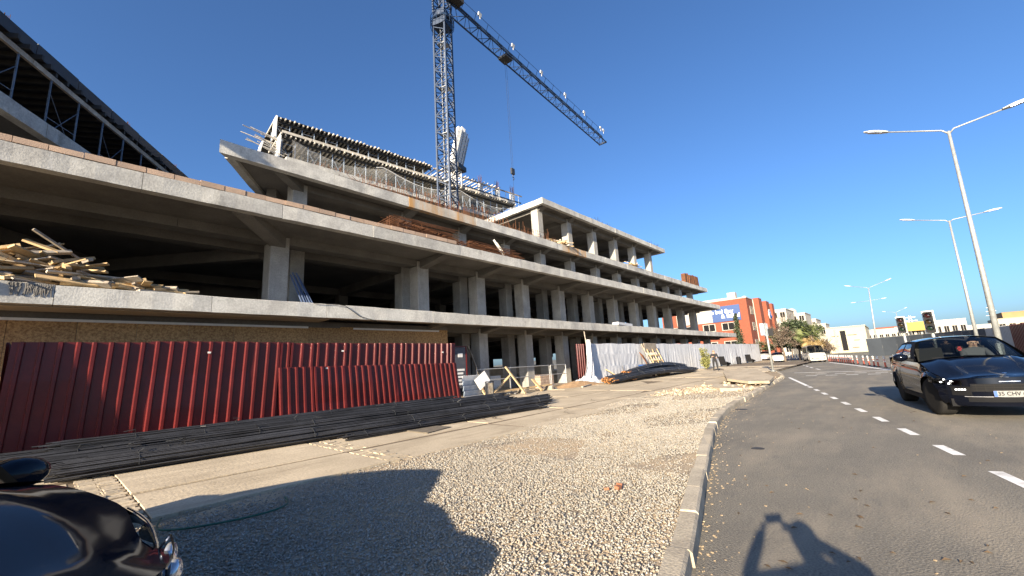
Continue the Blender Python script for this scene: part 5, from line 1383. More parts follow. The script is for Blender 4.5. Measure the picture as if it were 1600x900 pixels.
tm = text_mesh('35 CHV 623', .098, M['black'], 'plate_text', .001, sx=.92); o = link('plate_text', tm, pl, False)
o.location = (X(0)+.029,.02,.498); o.rotation_euler = (R(90),0,R(90))
emb = on_nose(0,.79,.02); MB().lathe([(.032,0),(.032,.006),(.0,.008)],(0,0,0),14).xf(Matrix.Translation((X(.16),0,.875)) @ Matrix.Rotation(R(12),4,'Y')).build('bonnet_emblem', M['chrome'], suv, True, False)
wp = MB(); wp.bar((X(1.66),.55,1.155),(X(1.72),-.10,1.20),.025,.02); wp.bar((X(1.66),-.10,1.185),(X(1.74),-.62,1.17),.025,.02); wp.build('wiper', M['trim'], suv, world=False)
# cabin: dash, seats, wheel
MB().box(X(2.10),X(1.72),-.72,.72,.80,1.06).build('dashboard', M['cabin'], suv, world=False)
for y in (.38,-.38):
    st_ = MB(); st_.rbox((X(2.75),y,.72),(.52,.5,.16),(0,-.1,0)); st_.rbox((X(3.08),y,1.05),(.16,.5,.66),(0,-.25,0)); st_.rbox((X(3.20),y,1.42),(.10,.26,.18),(0,-.2,0)); st_.build('seat', M['cabin'], suv, world=False)
st_ = MB(); st_.path([(X(2.22)+.06*math.sin(a),.38+.185*math.cos(a),.99+.175*math.sin(a)) for a in [i*2*math.pi/20 for i in range(21)]], .016, 6); st_.bar((X(2.25),.38,.99),(X(2.02),.38,.92),.05,.05); st_.build('steering_wheel', M['cabin'], suv, world=False)
MB().path([(X(2.28),0,1.50),(X(2.28),0,1.40)],.003,4).build('hanging_cord', M['trim'], suv, world=False)
PHI = R(189.0)
place(suv, (14.63,-1.21,.0), PHI)
bpy.context.view_layer.update()
SM = Matrix.Translation((14.63,-1.21,0)) @ Matrix.Rotation(PHI,4,'Z')
hc = MB(); 
for z0,z1,w_ in ((1.30,1.40,.05),(1.335,1.365,.085)): hc.rbox(tuple(SM @ Vector((X(2.28),0,(z0+z1)/2))),(.012,w_,z1-z0),(0,0,PHI))
hc.build('mirror_charm', plain('charm_red',(.5,.02,.02),.6), label='small red charm hanging behind the windscreen of the black car', cat='charm')
DRV = thing('person', tuple(SM @ Vector((X(2.75),.38,.80))), 'driver in dark clothes at the wheel of the black car', 'person')
J = {'pelvis':((X(2.80),.38,.86),.15),'belly':((X(2.86),.38,1.02),(.17,.13)),'chest':((X(2.88),.38,1.20),(.19,.13)),'neck':((X(2.86),.38,1.36),.06),'head':((X(2.83),.38,1.45),.095),'crown':((X(2.83),.38,1.53),.085),
 'shl':((X(2.86),.58,1.27),.075),'ell':((X(2.62),.64,1.06),.05),'hal':((X(2.30),.53,1.08),.042),'shr':((X(2.86),.18,1.27),.075),'elr':((X(2.60),.12,1.08),.05),'har':((X(2.30),.23,1.12),.042),
 'kl':((X(2.38),.50,.92),.09),'kr':((X(2.38),.26,.92),.09),'fl':((X(2.1),.50,.62),.06),'fr':((X(2.1),.26,.62),.06)}
J = {k:(tuple(SM @ Vector(v[0])),v[1]) for k,v in J.items()}
Eg = [('pelvis','belly'),('belly','chest'),('chest','neck'),('neck','head'),('head','crown'),('chest','shl'),('shl','ell'),('ell','hal'),('chest','shr'),('shr','elr'),('elr','har'),('pelvis','kl'),('pelvis','kr'),('kl','fl'),('kr','fr')]
hdz = 1.37; xw = (SM @ Vector((X(2.45),0,0))).x
body_from('body', J, Eg, lambda c: 1 if (c.z > hdz or (c.x < xw and c.z > 1.0)) else 0, mats=[M['cloth_grey'],M['skin']], parent=DRV)
head_bits(SM @ Vector((X(2.82),.38,1.47)), .10, (math.cos(PHI),math.sin(PHI),0), DRV, M['hair_dark'])

# --- dark car parked at the left, nose to the road
M['paint_dark'] = car_paint('paint_dark', (.006,.009,.016), .07)
SED = dict(L=4.55,W=1.84,wb=2.70,fo=.90,sill=.24,ra=.39,rw=.345,nose_z=.70,cowl_z=.965,cowl=1.45,roof_f=2.20,roof_r=3.6,tail=4.25,roof_z=1.63,belt_r=1.05,crown=.09,rib=.012,tw=.23,corner=.42,nose_w=.74,roof_w=.66,mirror_paint=True,tint=True,mir_z=.0,mir_in=.08)
sed, X, hw, zs, xn, wc, ys = make_car('parked_dark_car', 'glossy dark blue car parked at the lower left, bonnet towards the road', 'car', SED, M['paint_dark'])
for s in (1,-1):
    P = []
    for i in range(9):
        row = []
        for k in range(5):
            d = lerp(.10,.86,i/8); z = lerp(.60,.735,k/4)+.09*(d-.1)*lerp(.9,1,k/4)
            y = (wc*min(1,(d/.42)**.385) if d < .42 else ys(d,min(z,zs(d))))
            row.append((X(d)+.010, s*(y+.010), min(z, zs(max(d,.43))-.02)))
        P.append(row)
    hl = MB().grid(P).build('headlight', M['pane'], sed, True, False)
    for dd in (.22,.42):
        y = wc*min(1,(dd/.42)**.385); MB().lathe([(.055,0),(.05,.02),(.03,.03),(.0,.035)],(0,0,0),14).xf(Matrix.Translation((X(dd)+.006, s*(y+.006-.05*0), .675)) @ Matrix.Rotation(R(90),4,'Y') @ Matrix.Rotation(s*-.5,4,'X')).build('projector', M['lens'], hl, True, False)
    sm_ = MB(); sm_.path([(X(d)+.004, s*((wc*(d/.42)**.385 if d < .42 else ys(d,zs(d)-.03))+.006), zs(max(d,.43))-.016 if d > .43 else .742+.09*(d-.1)) for d in [lerp(.12,.9,i/14) for i in range(15)]], .005, 4); sm_.build('headlight_seam', M['chrome'], hl, world=False)
P = [[(X(xn(lerp(-.5,.5,i/10),lerp(.36,.62,k/3)))+.008, lerp(-.5,.5,i/10), lerp(.36,.62,k/3)) for k in range(4)] for i in range(11)]
MB().grid(P).build('grille', M['trim'], sed, True, False)
ws = MB()
for s in (1,-1): ws.bar((X(1.50),s*.35-.2,1.085),(X(1.56),s*.35+.25,1.10),.022,.016); ws.rbox((X(1.12),s*.42,1.075),(.05,.03,.012),(0,-.1,0))
ws.build('wiper', M['trim'], sed, world=False)
for y in (.36,-.36):
    st_ = MB(); st_.rbox((X(2.45),y,.62),(.5,.48,.16),(0,-.1,0)); st_.rbox((X(2.78),y,.95),(.16,.48,.62),(0,-.25,0)); st_.build('seat', M['cabin'], sed, world=False)
MB().box(X(3.75),X(3.05),-.60,.60,.6,1.30).build('rear_seat', M['cabin'], sed, world=False)  # big rear bench added to stop sun shining through the cabin
MB().box(X(1.92),X(1.56),-.66,.66,.72,.96).build('dashboard', M['cabin'], sed, world=False)
place(sed, (-1.06,3.84,lot_z(4.2)-.012), R(-59))

# --- white van and parked cars further along
M['paint_white'] = car_paint('paint_white', (.52,.505,.46), .25)
VAN = dict(L=4.70,W=1.76,wb=2.5,fo=1.05,sill=.26,ra=.37,rw=.32,nose_z=.86,cowl_z=1.08,cowl=.62,roof_f=1.20,roof_r=4.35,tail=4.62,roof_z=2.02,belt_r=1.14,crown=.05,tw=.2,corner=.20,nose_w=.88,roof_w=.80,dark_frame=False)
van, X, hw, zs, xn, wc, ys = make_car('white_van', 'old white minibus driving towards the viewer on the bend', 'van', VAN, M['paint_white'])
def vpatch(nm, y0,y1,z0,z1,mt,off=.006): 
    P = [[(X(xn(lerp(y0,y1,i/8),lerp(z0,z1,k/2)))+off, lerp(y0,y1,i/8), lerp(z0,z1,k/2)) for k in range(3)] for i in range(9)]; return MB().grid(P).build(nm, mt, van, True, False)
vpatch('bumper_grille',-.34,.34,.42,.50,M['trim']); vpatch('grille',-.42,.42,.66,.72,M['rim'])
for s in (1,-1): vpatch('headlight',min(s*.45,s*.74),max(s*.45,s*.74),.66,.80,M['lens']); vpatch('fog_lamp',min(s*.46,s*.68),max(s*.46,s*.68),.40,.50,M['trim'])
vpatch('number_plate',-.26,.26,.30,.39,M['white'],.01)
place(van, (62.0,6.95,0), R(197))
CARP = dict(L=4.3,W=1.70,wb=2.55,fo=.85,sill=.24,ra=.36,rw=.31,nose_z=.74,cowl_z=.98,cowl=1.35,roof_f=2.0,roof_r=3.2,tail=3.85,roof_z=1.44,belt_r=1.0,crown=.07,tw=.2,corner=.3,nose_w=.84,roof_w=.66)
for k,(px,py,X0,ang_,lb) in enumerate(((1196,562,78,190,'white car parked at the far end of the white sheeting'),(1216,563,72,195,'white saloon parked by the trees behind the signal pole')  )):
    q = on_x(px,py,X0); c, *_r = make_car('parked_car', lb, 'car', CARP, M['paint_white'], 'white cars parked under the trees', detail=1); place(c, (X0, q.y, lot_z(q.y)-.045 if q.y > kerb_y(X0) else 0), R(ang_))

# --- photographer: stands behind the camera, holding up the phone; the shadow lies on the road
PH = thing('person', (-.62,-.42,0), 'photographer holding up a phone, only the shadow lies in view', 'person')
fw = Vector((math.cos(HEAD),math.sin(HEAD),0)); lf2 = Vector((-fw.y,fw.x,0))
hd = Vector((-.50,-.33,0)); bc = hd-fw*.04
def pt(f, l, z): q = bc+fw*f+lf2*l; return (q.x,q.y,z)
J = {'pelvis':(pt(-.08,0,.93),(.17,.14)),'belly':(pt(-.08,0,1.10),(.17,.13)),'chest':(pt(-.06,0,1.30),(.20,.14)),'neck':(pt(-.01,0,1.45),.065),'head':(pt(.03,0,1.55),.098),'crown':(pt(.03,0,1.66),.088),
 'shl':(pt(-.05,.21,1.38),.085),'ell':(pt(.12,.44,1.33),.058),'hal':(pt(.43,.13,1.52),.04),'shr':(pt(-.05,-.21,1.38),.085),'elr':(pt(.12,-.42,1.33),.058),'har':(pt(.43,-.13,1.52),.04),
 'hpl':(pt(-.07,.10,.88),.11),'knl':(pt(-.04,.13,.50),.075),'anl':(pt(-.09,.15,.09),.05),'tol':(pt(.10,.17,.045),.04),'hpr':(pt(-.07,-.10,.88),.11),'knr':(pt(-.04,-.13,.50),.075),'anr':(pt(-.09,-.15,.09),.05),'tor':(pt(.10,-.17,.045),.04)}
Ep = [('pelvis','belly'),('belly','chest'),('chest','neck'),('neck','head'),('head','crown'),('chest','shl'),('shl','ell'),('ell','hal'),('chest','shr'),('shr','elr'),('elr','har'),('pelvis','hpl'),('hpl','knl'),('knl','anl'),('anl','tol'),('pelvis','hpr'),('hpr','knr'),('knr','anr'),('anr','tor')]
body_from('body', J, Ep, lambda c: 1 if c.z > 1.46 else 0, mats=[M['cloth_black'],M['skin']], parent=PH)
head_bits(pt(.035,0,1.59), .10, fw, PH, M['hair_dark'])
for s in (1,-1):                                  # fingers folded round the ends of the phone
    h0 = Vector(pt(.43,s*.13,1.52))
    for k in range(4): MB().path([h0+Vector((0,0,.03-.022*k)), h0+fw*.045-lf2*s*.03+Vector((0,0,.035-.02*k)), h0+fw*.042-lf2*s*.055+Vector((0,0,.035-.02*k))], [.010,.009,.008], 6).build('finger', M['skin'], PH, smooth=True)
    MB().path([h0+Vector((0,0,.0)), h0-lf2*s*.035+fw*.005+Vector((0,0,.03)), h0-lf2*s*.06+fw*.012+Vector((0,0,.035))], [.012,.010,.009], 6).build('thumb', M['skin'], PH, smooth=True)
c = Vector((0,0,EYE))-fw*.03
MB().rbox(tuple(c),(.009,.158,.077),(0,0,HEAD)).build('smartphone', M['black'], label='smartphone held up by the photographer outside the view', cat='phone')

# --- woman on the pavement
wp_ = on_lot(1119,579); 
WM = thing('person', tuple(wp_), 'fair-haired person in black clothes standing by the shrub', 'person')
bc = Vector((wp_.x,wp_.y,0)); fw = Vector((-.93,-.36,0)); lf2 = Vector((-fw.y,fw.x,0)); g0 = wp_.z
def pt(f, l, z): q = bc+fw*f+lf2*l; return (q.x,q.y,g0+z)
J = {'pelvis':(pt(0,0,.92),(.16,.13)),'belly':(pt(0,0,1.08),(.15,.12)),'chest':(pt(.0,0,1.28),(.19,.13)),'neck':(pt(.01,0,1.43),.06),'head':(pt(.03,0,1.53),.095),'crown':(pt(.03,0,1.62),.085),
 'shl':(pt(0,.20,1.36),.08),'ell':(pt(-.02,.30,1.08),.055),'hal':(pt(.2,.14,1.06),.04),'shr':(pt(0,-.20,1.36),.08),'elr':(pt(.02,-.30,1.10),.055),'har':(pt(.24,-.10,1.20),.04),
 'hpl':(pt(0,.10,.86),.105),'knl':(pt(.03,.13,.48),.07),'anl':(pt(-.02,.16,.09),.05),'tol':(pt(.15,.18,.04),.04),'hpr':(pt(0,-.10,.86),.105),'knr':(pt(.02,-.13,.48),.07),'anr':(pt(-.03,-.16,.09),.05),'tor':(pt(.14,-.18,.04),.04)}
hy = g0+1.44
def wm_mat(c):
    q = c-Vector((bc.x,bc.y,g0)); f_ = q.dot(fw)
    return 1 if (q.z > 1.42 or (f_ > .17 and 1.0 < q.z < 1.26)) else 0
body_from('body', J, Ep, wm_mat, mats=[M['cloth_black'],M['skin']], parent=WM)
head_bits(pt(.035,0,1.565), .10, fw, WM, M['hair_blond'], True)
for s, hk in ((1,'hal'),(-1,'har')):
    h0 = Vector(J[hk][0])
    for k in range(4): MB().path([h0+Vector((0,0,.02-.02*k)), h0+fw*.05-lf2*s*.02+Vector((0,0,.02-.02*k)), h0+fw*.055-lf2*s*.05+Vector((0,0,.015-.02*k))], [.010,.009,.008], 5).build('finger', M['skin'], WM, smooth=True)
    MB().path([h0, h0-lf2*s*.03+Vector((0,0,.05)), h0-lf2*s*.045+fw*.02+Vector((0,0,.07))], [.011,.010,.009], 5).build('thumb', M['skin'], WM, smooth=True)
MB().rbox(pt(.29,-.06,1.25),(.01,.075,.15),(.2,0,.4)).build('smartphone', M['black'], label='phone held by the fair-haired person in black', cat='phone')
# ================================================================== street furniture
M['pole'] = mat('lamp_pole', (.36,.37,.36), .5, metal=.35, color2=(.27,.28,.27), scale=9, coord='obj')
def lamp(X0, top, left, right, base, label, r=.10):
    t_, l_, r_, b_ = (on_x(*p, X0) for p in (top,left,right,base))
    k = (b_.z)/(t_.z-b_.z); foot = Vector((X0, b_.y+(b_.y-t_.y)*k, 0.0))
    t = thing('street_lamp', tuple(foot), label, 'street lamp', 'double-arm street lamps along the road')
    MB().path([foot-Vector((0,0,.03)), foot.lerp(t_,.5), t_], [r,r*.78,r*.5], 10).build('pole', M['pole'], t, smooth=True)
    MB().rbox((foot.x,foot.y,.02),(.4,.4,.05),(0,0,0)).build('base_plate', M['pole'], t)
    MB().path([foot+Vector((0,0,.9)), foot+Vector((0,0,1.35))], r*1.06, 10).build('service_door', M['galv'], t)
    for e in (l_, r_):
        d = (e-t_); d.normalize(); tip = e-d*.35
        MB().path([t_-Vector((0,0,.12)), t_.lerp(tip,.1)+Vector((0,0,.03)), tip], [.035,.033,.03], 8).build('arm', M['pole'], t, smooth=True)
        hd = MB(); P = []
        s = Vector((1,0,0)); u = s.cross(d).normalized(); u = u if u.z > 0 else -u
        for i in range(9):
            v = i/8; wd = .17*math.sin(max(.08,min(.97,v*.9+.1))*math.pi)**.45; row = []
            for j in range(13):
                a = 2*math.pi*j/12; row.append(tip+d*(v*.85-.12)+s*wd*math.cos(a)+u*(.085*math.sin(a) if math.sin(a) > 0 else .035*math.sin(a))*(.5+.5*math.sin(v*math.pi)))
            P.append(row)
        o = hd.grid(P).build('lamp_head', M['lamp_white'], t, smooth=True)
        c = tip+d*.32-u*.03; MB().rbox(tuple(c),(.20,.5,.02),Matrix((s,d,u)).transposed()).build('lamp_glass', M['lens'], o)
    return t
lamp(24.0,(1482,205),(1366,207),(1594,160),(1553,500),'tallest and nearest double-arm street lamp behind the black car')
lamp(42.6,(1483,345),(1416,344),(1553,328),(1520,500),'second double-arm street lamp left of the nearest one',.11)
lamp(81.0,(1357,450),(1324,447),(1388,437),(1368,522),'third double-arm street lamp standing over the bend',.12)
lamp(105.,(1360,470),(1333,473),(1381,466),(1368,522),'fourth double-arm street lamp close behind the third',.12)
lamp(154.,(1400,488),(1381,487),(1415,481),(1406,520),'small far street lamp above the left traffic light',.13)

def signal(name, foot, z0, z1, rz, label, back=False, extra=None):
    f = Vector(foot); t = thing(name, tuple(f), label, 'traffic light', 'traffic lights', 0)
    MB().path([f-Vector((0,0,.03)), f+Vector((0,0,z1+.05))], [.075,.06], 10).build('pole', M['pole'], t, smooth=True)
    MB().lathe([(.16,-.01),(.16,.03),(.10,.06)], tuple(f), 12).build('base_plate', M['pole'], t)
    Rz = Matrix.Rotation(rz,3,'Z'); fx = Rz @ Vector((1,0,0)); fy = Rz @ Vector((0,1,0))
    h = z1-z0; c = f+Vector((0,0,(z0+z1)/2))+fx*.16
    hd = MB().rbox(tuple(c),(.20,.30,h),Rz).build('signal_head', M['black'], t)
    MB().rbox(tuple(c-fx*.105),(.012,.30 if back else .42,h+(.0 if back else .12)),Rz).build('backing_board', M['lamp_white'] if not back else M['prop_dark'], t)
    for k in range(3):
        cc = c+fx*.11+Vector((0,0,h*(k-1)*.31)); MB().lathe([(.105,0),(.10,.012),(.0,.03)],(0,0,0),14).xf(Matrix.Translation(cc) @ Rz.to_4x4() @ Matrix.Rotation(R(90),4,'Y')).build('lens', plain('lens_'+str(k)+name+str(round(f.x)),[(.008,.02,.014),(.025,.016,.006),(.025,.006,.006)][k],.15), hd)
        P = [[tuple(cc+fx*(.16*u)+fy*(.118*math.cos(a))+Vector((0,0,.118*math.sin(a)))) for a in [math.pi*(i/8*1.3-.15) for i in range(9)]] for u in (0,1)]
        MB().grid(P).build('visor', M['black'], hd)
    if extra: extra(t, f, c, Rz, fx, fy)
    return t
signal('traffic_light', (28,-1.62,0), 2.0,2.95, math.pi-.15, 'nearer black traffic light standing above the black car roof')
signal('traffic_light', (33.5,-.75,0), 2.2,3.05, math.pi-.1, 'further black traffic light, left of the nearer one')
tlp = on_lot(1208,580)
def tl_extra(t, f, c, Rz, fx, fy):
    MB().rbox(tuple(f+Vector((-.12,.22,3.0))),(.05,.26,.85),(0,0,.4)).build('side_board', M['prop'], t)
    MB().rbox(tuple(f+Vector((.0,-.26,2.75))),(.3,.28,.5),(0,0,.3)).build('side_head', M['black'], t)
signal('traffic_light', tuple(tlp), 2.5,3.4, 0.25, 'pale leaning signal pole on the pavement corner with its heads turned away', True, tl_extra)

# --- orange bollards on the median
M['bol_red'] = plain('bollard_orange', (.42,.075,.04), .5); M['bol_white'] = plain('bollard_white', (.5,.5,.48), .45)
def bollard(label):
    t = thing('bollard', (0,0,0), label, 'bollard', 'orange and white bollards along the median')
    MB().lathe([(.11,-.012),(.11,.03),(.06,.05)],(0,0,0),10).build('foot', M['black'], t, world=False)
    MB().lathe([(.055,.04),(.05,.36)],(0,0,0),10).build('lower_post', M['bol_red'], t, world=False)
    MB().lathe([(.051,.36),(.051,.47)],(0,0,0),10).build('white_band', M['bol_white'], t, world=False)
    MB().lathe([(.05,.47),(.05,.54)],(0,0,0),10).build('upper_post', M['bol_red'], t, world=False)
    MB().lathe([(.052,.54),(.052,.66)],(0,0,0),10).build('white_band', M['bol_white'], t, world=False)
    MB().lathe([(.062,.66),(.068,.70),(.05,.75),(.0,.76)],(0,0,0),10).build('cap', M['bol_white'], t, world=False)
    return t
bpx = [(1394.5,575.5),(1384.5,574.5),(1373,573.4),(1366.5,572.3),(1359,571.3),(1350.5,570.3),(1341,569.3),(1334,568.6),(1330,568.2),(1327,567.9),(1324,567.6),(1320.5,567.3),(1317,567),(1314,566.7),(1311,566.4),(1308,566.1),(1305,565.8),(1302,565.5),(1299,565.3),(1296,565.1)]
ordn = ['nearest','second','third','fourth','fifth','sixth','seventh','eighth','ninth','tenth','eleventh','twelfth','thirteenth','fourteenth','fifteenth','sixteenth','seventeenth','eighteenth','nineteenth','furthest']
b0 = None
for (px,py),w_ in zip(bpx,ordn):
    p = on_z(px,py,0); lb = f'{w_} orange bollard of the row, counted from the black car'
    if b0 is None: b0 = bollard(lb); o = b0
    else: o = copy_tree(b0)
    o.location = (p.x,p.y,.012); o['label'] = lb; o.rotation_euler = (rnd.uniform(-.04,.04),rnd.uniform(-.04,.04),rnd.random()*3)
ml = [on_z(*p) for p in ((1400,579),(1385,577.5),(1366,575),(1341,571.5),(1317,568.6),(1296,566.3))]
mp_ = [Vector((p.x,p.y,0)) for p in ml]; mp_ = [Vector((24,-2.6,0)),Vector((29,-1.1,0))]+mp_
for a, b in zip(mp_, mp_[1:]): mark('median_line', a, b-(b-a).normalized()*.02, .22)

# --- hoarding across the road: smooth grey part, ribbed white part, maroon part
M['grey_panel'] = mat('grey_panel', (.055,.065,.078), .6, color2=(.045,.053,.064), scale=.6, rand=.05)
M['white_sheet2'] = plain('white_ribbed', (.40,.40,.39), .5)
HR = thing('far_hoarding', (60,-6,0), 'long curved grey and white site hoarding across the road', 'hoarding')
hl_ = [Vector((80.5,2.4,0)),Vector((78.5,-.6,0)),Vector((75,-3.6,0)),Vector((69,-6.0,0)),Vector((61,-7.4,0)),Vector((54,-8.2,0)),Vector((46,-8.8,0)),Vector((36,-9.3,0)),Vector((24,-9.6,0))]
hs2 = resample(smooth_pl(hl_,3), 2.0)
for i,(a,b) in enumerate(zip(hs2,hs2[1:])):
    d = (b-a); L = d.length; d.normalize(); n = Vector((-d.y,d.x,0)); n = n if n.x < 0 or n.y > 0 else -n
    ribbed = a.x < 68.5; mt = M['grey_panel'] if a.x > 62 else (M['white_sheet2'] if a.x > 57.6 else M['red_sheet']); h = 2.55+rnd.uniform(-.02,.02)
    prof = []
    if ribbed:
        k = 0; s = 0.0
        while s < L-.05:
            prof += [(s,0),(s+.16,0),(s+.19,.05),(s+.30,.05)]; s += .33
        prof.append((L-.005,0))
    else: prof = [(0.003,0),(L-.003,0)]
    vs = []; 
    for z in (-.02,h): vs += [tuple(a+d*s+n*o_+Vector((0,0,z))) for s,o_ in prof]
    m = len(prof); MB().add(vs, [(k,k+1,m+k+1,m+k) for k in range(m-1)]).build('hoarding_panel', mt, HR)
    MB().bar(a-n*.06+Vector((0,0,-.02)), a-n*.06+Vector((0,0,2.4)), .06,.06).build('post', M['steel_dark'], HR)
    if not ribbed: MB().bar(a+Vector((0,0,h+.02)), b+Vector((0,0,h+.02)), .08,.04).build('capping', M['white_sheet2'], HR)
# two people behind the median, only their heads clear the car roof
for k,(px,py,X0,lb) in enumerate(((1477,533,36,'dark-haired person whose head shows above the black car roof'),(1455,536,38,'second dark head just showing behind the black car roof'))):
    q = on_x(px,py,X0); H0 = q.z+.1
    T_ = thing('person', (X0,q.y,0), lb, 'person'); s0 = H0/1.72
    def pt(f,l,z): return (X0-f*s0, q.y+l*s0, z*s0)
    J = {'pelvis':(pt(0,0,.93),(.16,.13)),'belly':(pt(0,0,1.10),(.16,.13)),'chest':(pt(0,0,1.30),(.2,.14)),'neck':(pt(.01,0,1.45),.06),'head':(pt(.03,0,1.55),.095),'crown':(pt(.03,0,1.64),.085),
     'shl':(pt(0,-.21,1.38),.08),'ell':(pt(-.02,-.27,1.10),.055),'hal':(pt(.05,-.28,.85),.04),'shr':(pt(0,.21,1.38),.08),'elr':(pt(-.02,.27,1.10),.055),'har':(pt(.05,.28,.85),.04),
     'hpl':(pt(0,-.1,.88),.11),'knl':(pt(.03,-.12,.5),.075),'anl':(pt(0,-.13,.09),.05),'tol':(pt(.17,-.15,.04),.04),'hpr':(pt(0,.1,.88),.11),'knr':(pt(.03,.12,.5),.075),'anr':(pt(0,.13,.09),.05),'tor':(pt(.17,.15,.04),.04)}
    body_from('body', J, Ep, lambda c: 1 if c.z > 1.43*s0 else 0, mats=[M['cloth_grey'] if k else M['cloth_black'],M['skin']], parent=T_); head_bits(pt(.03,0,1.58), .10*s0, (-1,0,0), T_, M['hair_dark'])

# ================================================================== plants
def leaf_mat(name, c1, c2):
    m = bpy.data.materials.new(name); m.use_nodes = True; nt = m.node_tree; b = nt.nodes['Principled BSDF']; b.inputs['Roughness'].default_value = .65
    g = _n(nt,'ShaderNodeNewGeometry'); cr = _n(nt,'ShaderNodeValToRGB'); cr.color_ramp.elements[0].color = (*c1,1); cr.color_ramp.elements[1].color = (*c2,1)
    nt.links.new(g.outputs['Random Per Island'], cr.inputs[0]); nt.links.new(cr.outputs[0], b.inputs['Base Color']); return m
M['leaf_dark'] = leaf_mat('leaf_dark', (.018,.030,.014), (.05,.068,.025)); M['leaf_mid'] = leaf_mat('leaf_mid', (.035,.045,.018), (.09,.095,.035))
M['leaf_brown'] = leaf_mat('leaf_brown', (.06,.042,.03), (.13,.095,.065)); M['frond_dry'] = leaf_mat('frond_dry', (.22,.15,.06), (.32,.23,.10)); M['frond'] = leaf_mat('frond', (.06,.08,.025), (.16,.18,.06))
M['bark'] = mat('bark', (.16,.12,.09), .95, color2=(.09,.07,.05), scale=8)
def leaves(mb, c, n, rad, sz, rg):
    for _ in range(n):
        d = Vector((rg.gauss(0,1),rg.gauss(0,1),rg.gauss(0,1))); d = d.normalized()*(rg.random()**.45); p = Vector(c)+Vector((d.x*rad[0],d.y*rad[1],d.z*rad[2]))
        a = Vector((rg.gauss(0,1),rg.gauss(0,1),rg.gauss(0,.7))).normalized(); b = a.orthogonal().normalized(); b = (b*math.cos(rg.random()*6)+a.cross(b)*math.sin(rg.random()*6)).normalized(); s = sz*rg.uniform(.5,1.3)
        mb.add([p-a*s, p+b*s*.5, p+a*s, p-b*s*.5], [(0,1,2,3)])
def tree(name, base, h, cr, n, lm, label, seed, clumps=16, sz=.22, trunk=.16, group='trees along the far road', bare=0):
    rg = random.Random(seed); base = Vector(base); t = thing(name, tuple(base), label, 'tree', group)
    tk = MB(); top = base+Vector((rg.uniform(-.3,.3),rg.uniform(-.3,.3),h*.45)); tk.path([base-Vector((0,0,.1)), base.lerp(top,.5)+Vector((.08,-.05,0)), top], [trunk,trunk*.8,trunk*.6], 8)
    cl = []
    for k in range(clumps):
        a = rg.random()*6.28; r_ = rg.random()**.5; z = rg.uniform(.38,.95); c = base+Vector((cr*r_*math.cos(a)*math.sin(min(1,(z-.2)*1.5)*math.pi*.62+.25), cr*r_*math.sin(a)*math.sin(min(1,(z-.2)*1.5)*math.pi*.62+.25), h*z)); cl.append(c)
        m = top.lerp(c,.5)+Vector((0,0,.2)); tk.path([top-Vector((0,0,.3*rg.random())), m, c], [trunk*.45,trunk*.28,trunk*.08], 5)
        for q in range(bare): e = c+Vector((rg.gauss(0,.7),rg.gauss(0,.7),rg.uniform(0,1.2))); tk.path([m.lerp(c,rg.random()), e], [.03,.008], 4)
    tk.build('trunk', M['bark'], t)
    lv = MB()
    for c in cl: leaves(lv, c, n//clumps, (cr*.42,cr*.42,h*.15), sz, rg)
    lv.build('crown', lm, t); return t
gz = lambda X0,y: (lot_z(y)-.05)
def tb(px, X0): q = on_x(px,545,X0); return (X0,q.y,gz(X0,q.y)-.05)
tree('leafy_tree', tb(1248,76), 5.5, 2.3, 5200, M['leaf_dark'], 'largest dark green tree behind the white van', 11, 22)
tree('leafy_tree', tb(1266,84), 5.0, 2.0, 2600, M['leaf_dark'], 'lower dark green tree between the big tree and the palm', 12, 14)
tree('bare_tree', tb(1224,70), 4.8, 2.1, 1500, M['leaf_brown'], 'brownish half-bare tree nearest the signal pole', 13, 16, .12, .14, bare=6)
tree('leafy_tree', tb(1212,80), 4.6, 1.6, 1500, M['leaf_mid'], 'olive green tree at the corner of the red building', 14, 10)
tree('bare_tree', tb(1236,100), 8.6, 2.4, 500, M['leaf_brown'], 'tall bare tree in front of the white apartment block', 15, 18, .10, .14, bare=8)
tree('bush', tb(1297,72), 2.6, 1.0, 900, M['leaf_brown'], 'reddish brown bush right of the palm behind the van', 16, 8, .10, .06, bare=4)
tree('bush', tb(1180,79), 2.9, 2.0, 1400, M['leaf_mid'], 'low hedge bush under the red building wall', 17, 10, .14, .06)
# cypress
cy = on_x(1157,540,77); cb = Vector((77,cy.y,lot_z(cy.y)-.1)); CYP = thing('cypress_tree', tuple(cb), 'slim dark cypress before the red brick wall', 'tree')
MB().path([cb,cb+Vector((0,0,7.6))],[.13,.03],7).build('trunk', M['bark'], CYP)
lv = MB(); rg = random.Random(4)
for k in range(40):
    z = .5+7.4*k/40; r_ = .85*(1-(k/40)**1.6)+.12; leaves(lv, cb+Vector((rg.gauss(0,.1),rg.gauss(0,.1),z)), 62, (r_,r_,.32), .15, rg)
lv.build('crown', M['leaf_dark'], CYP)
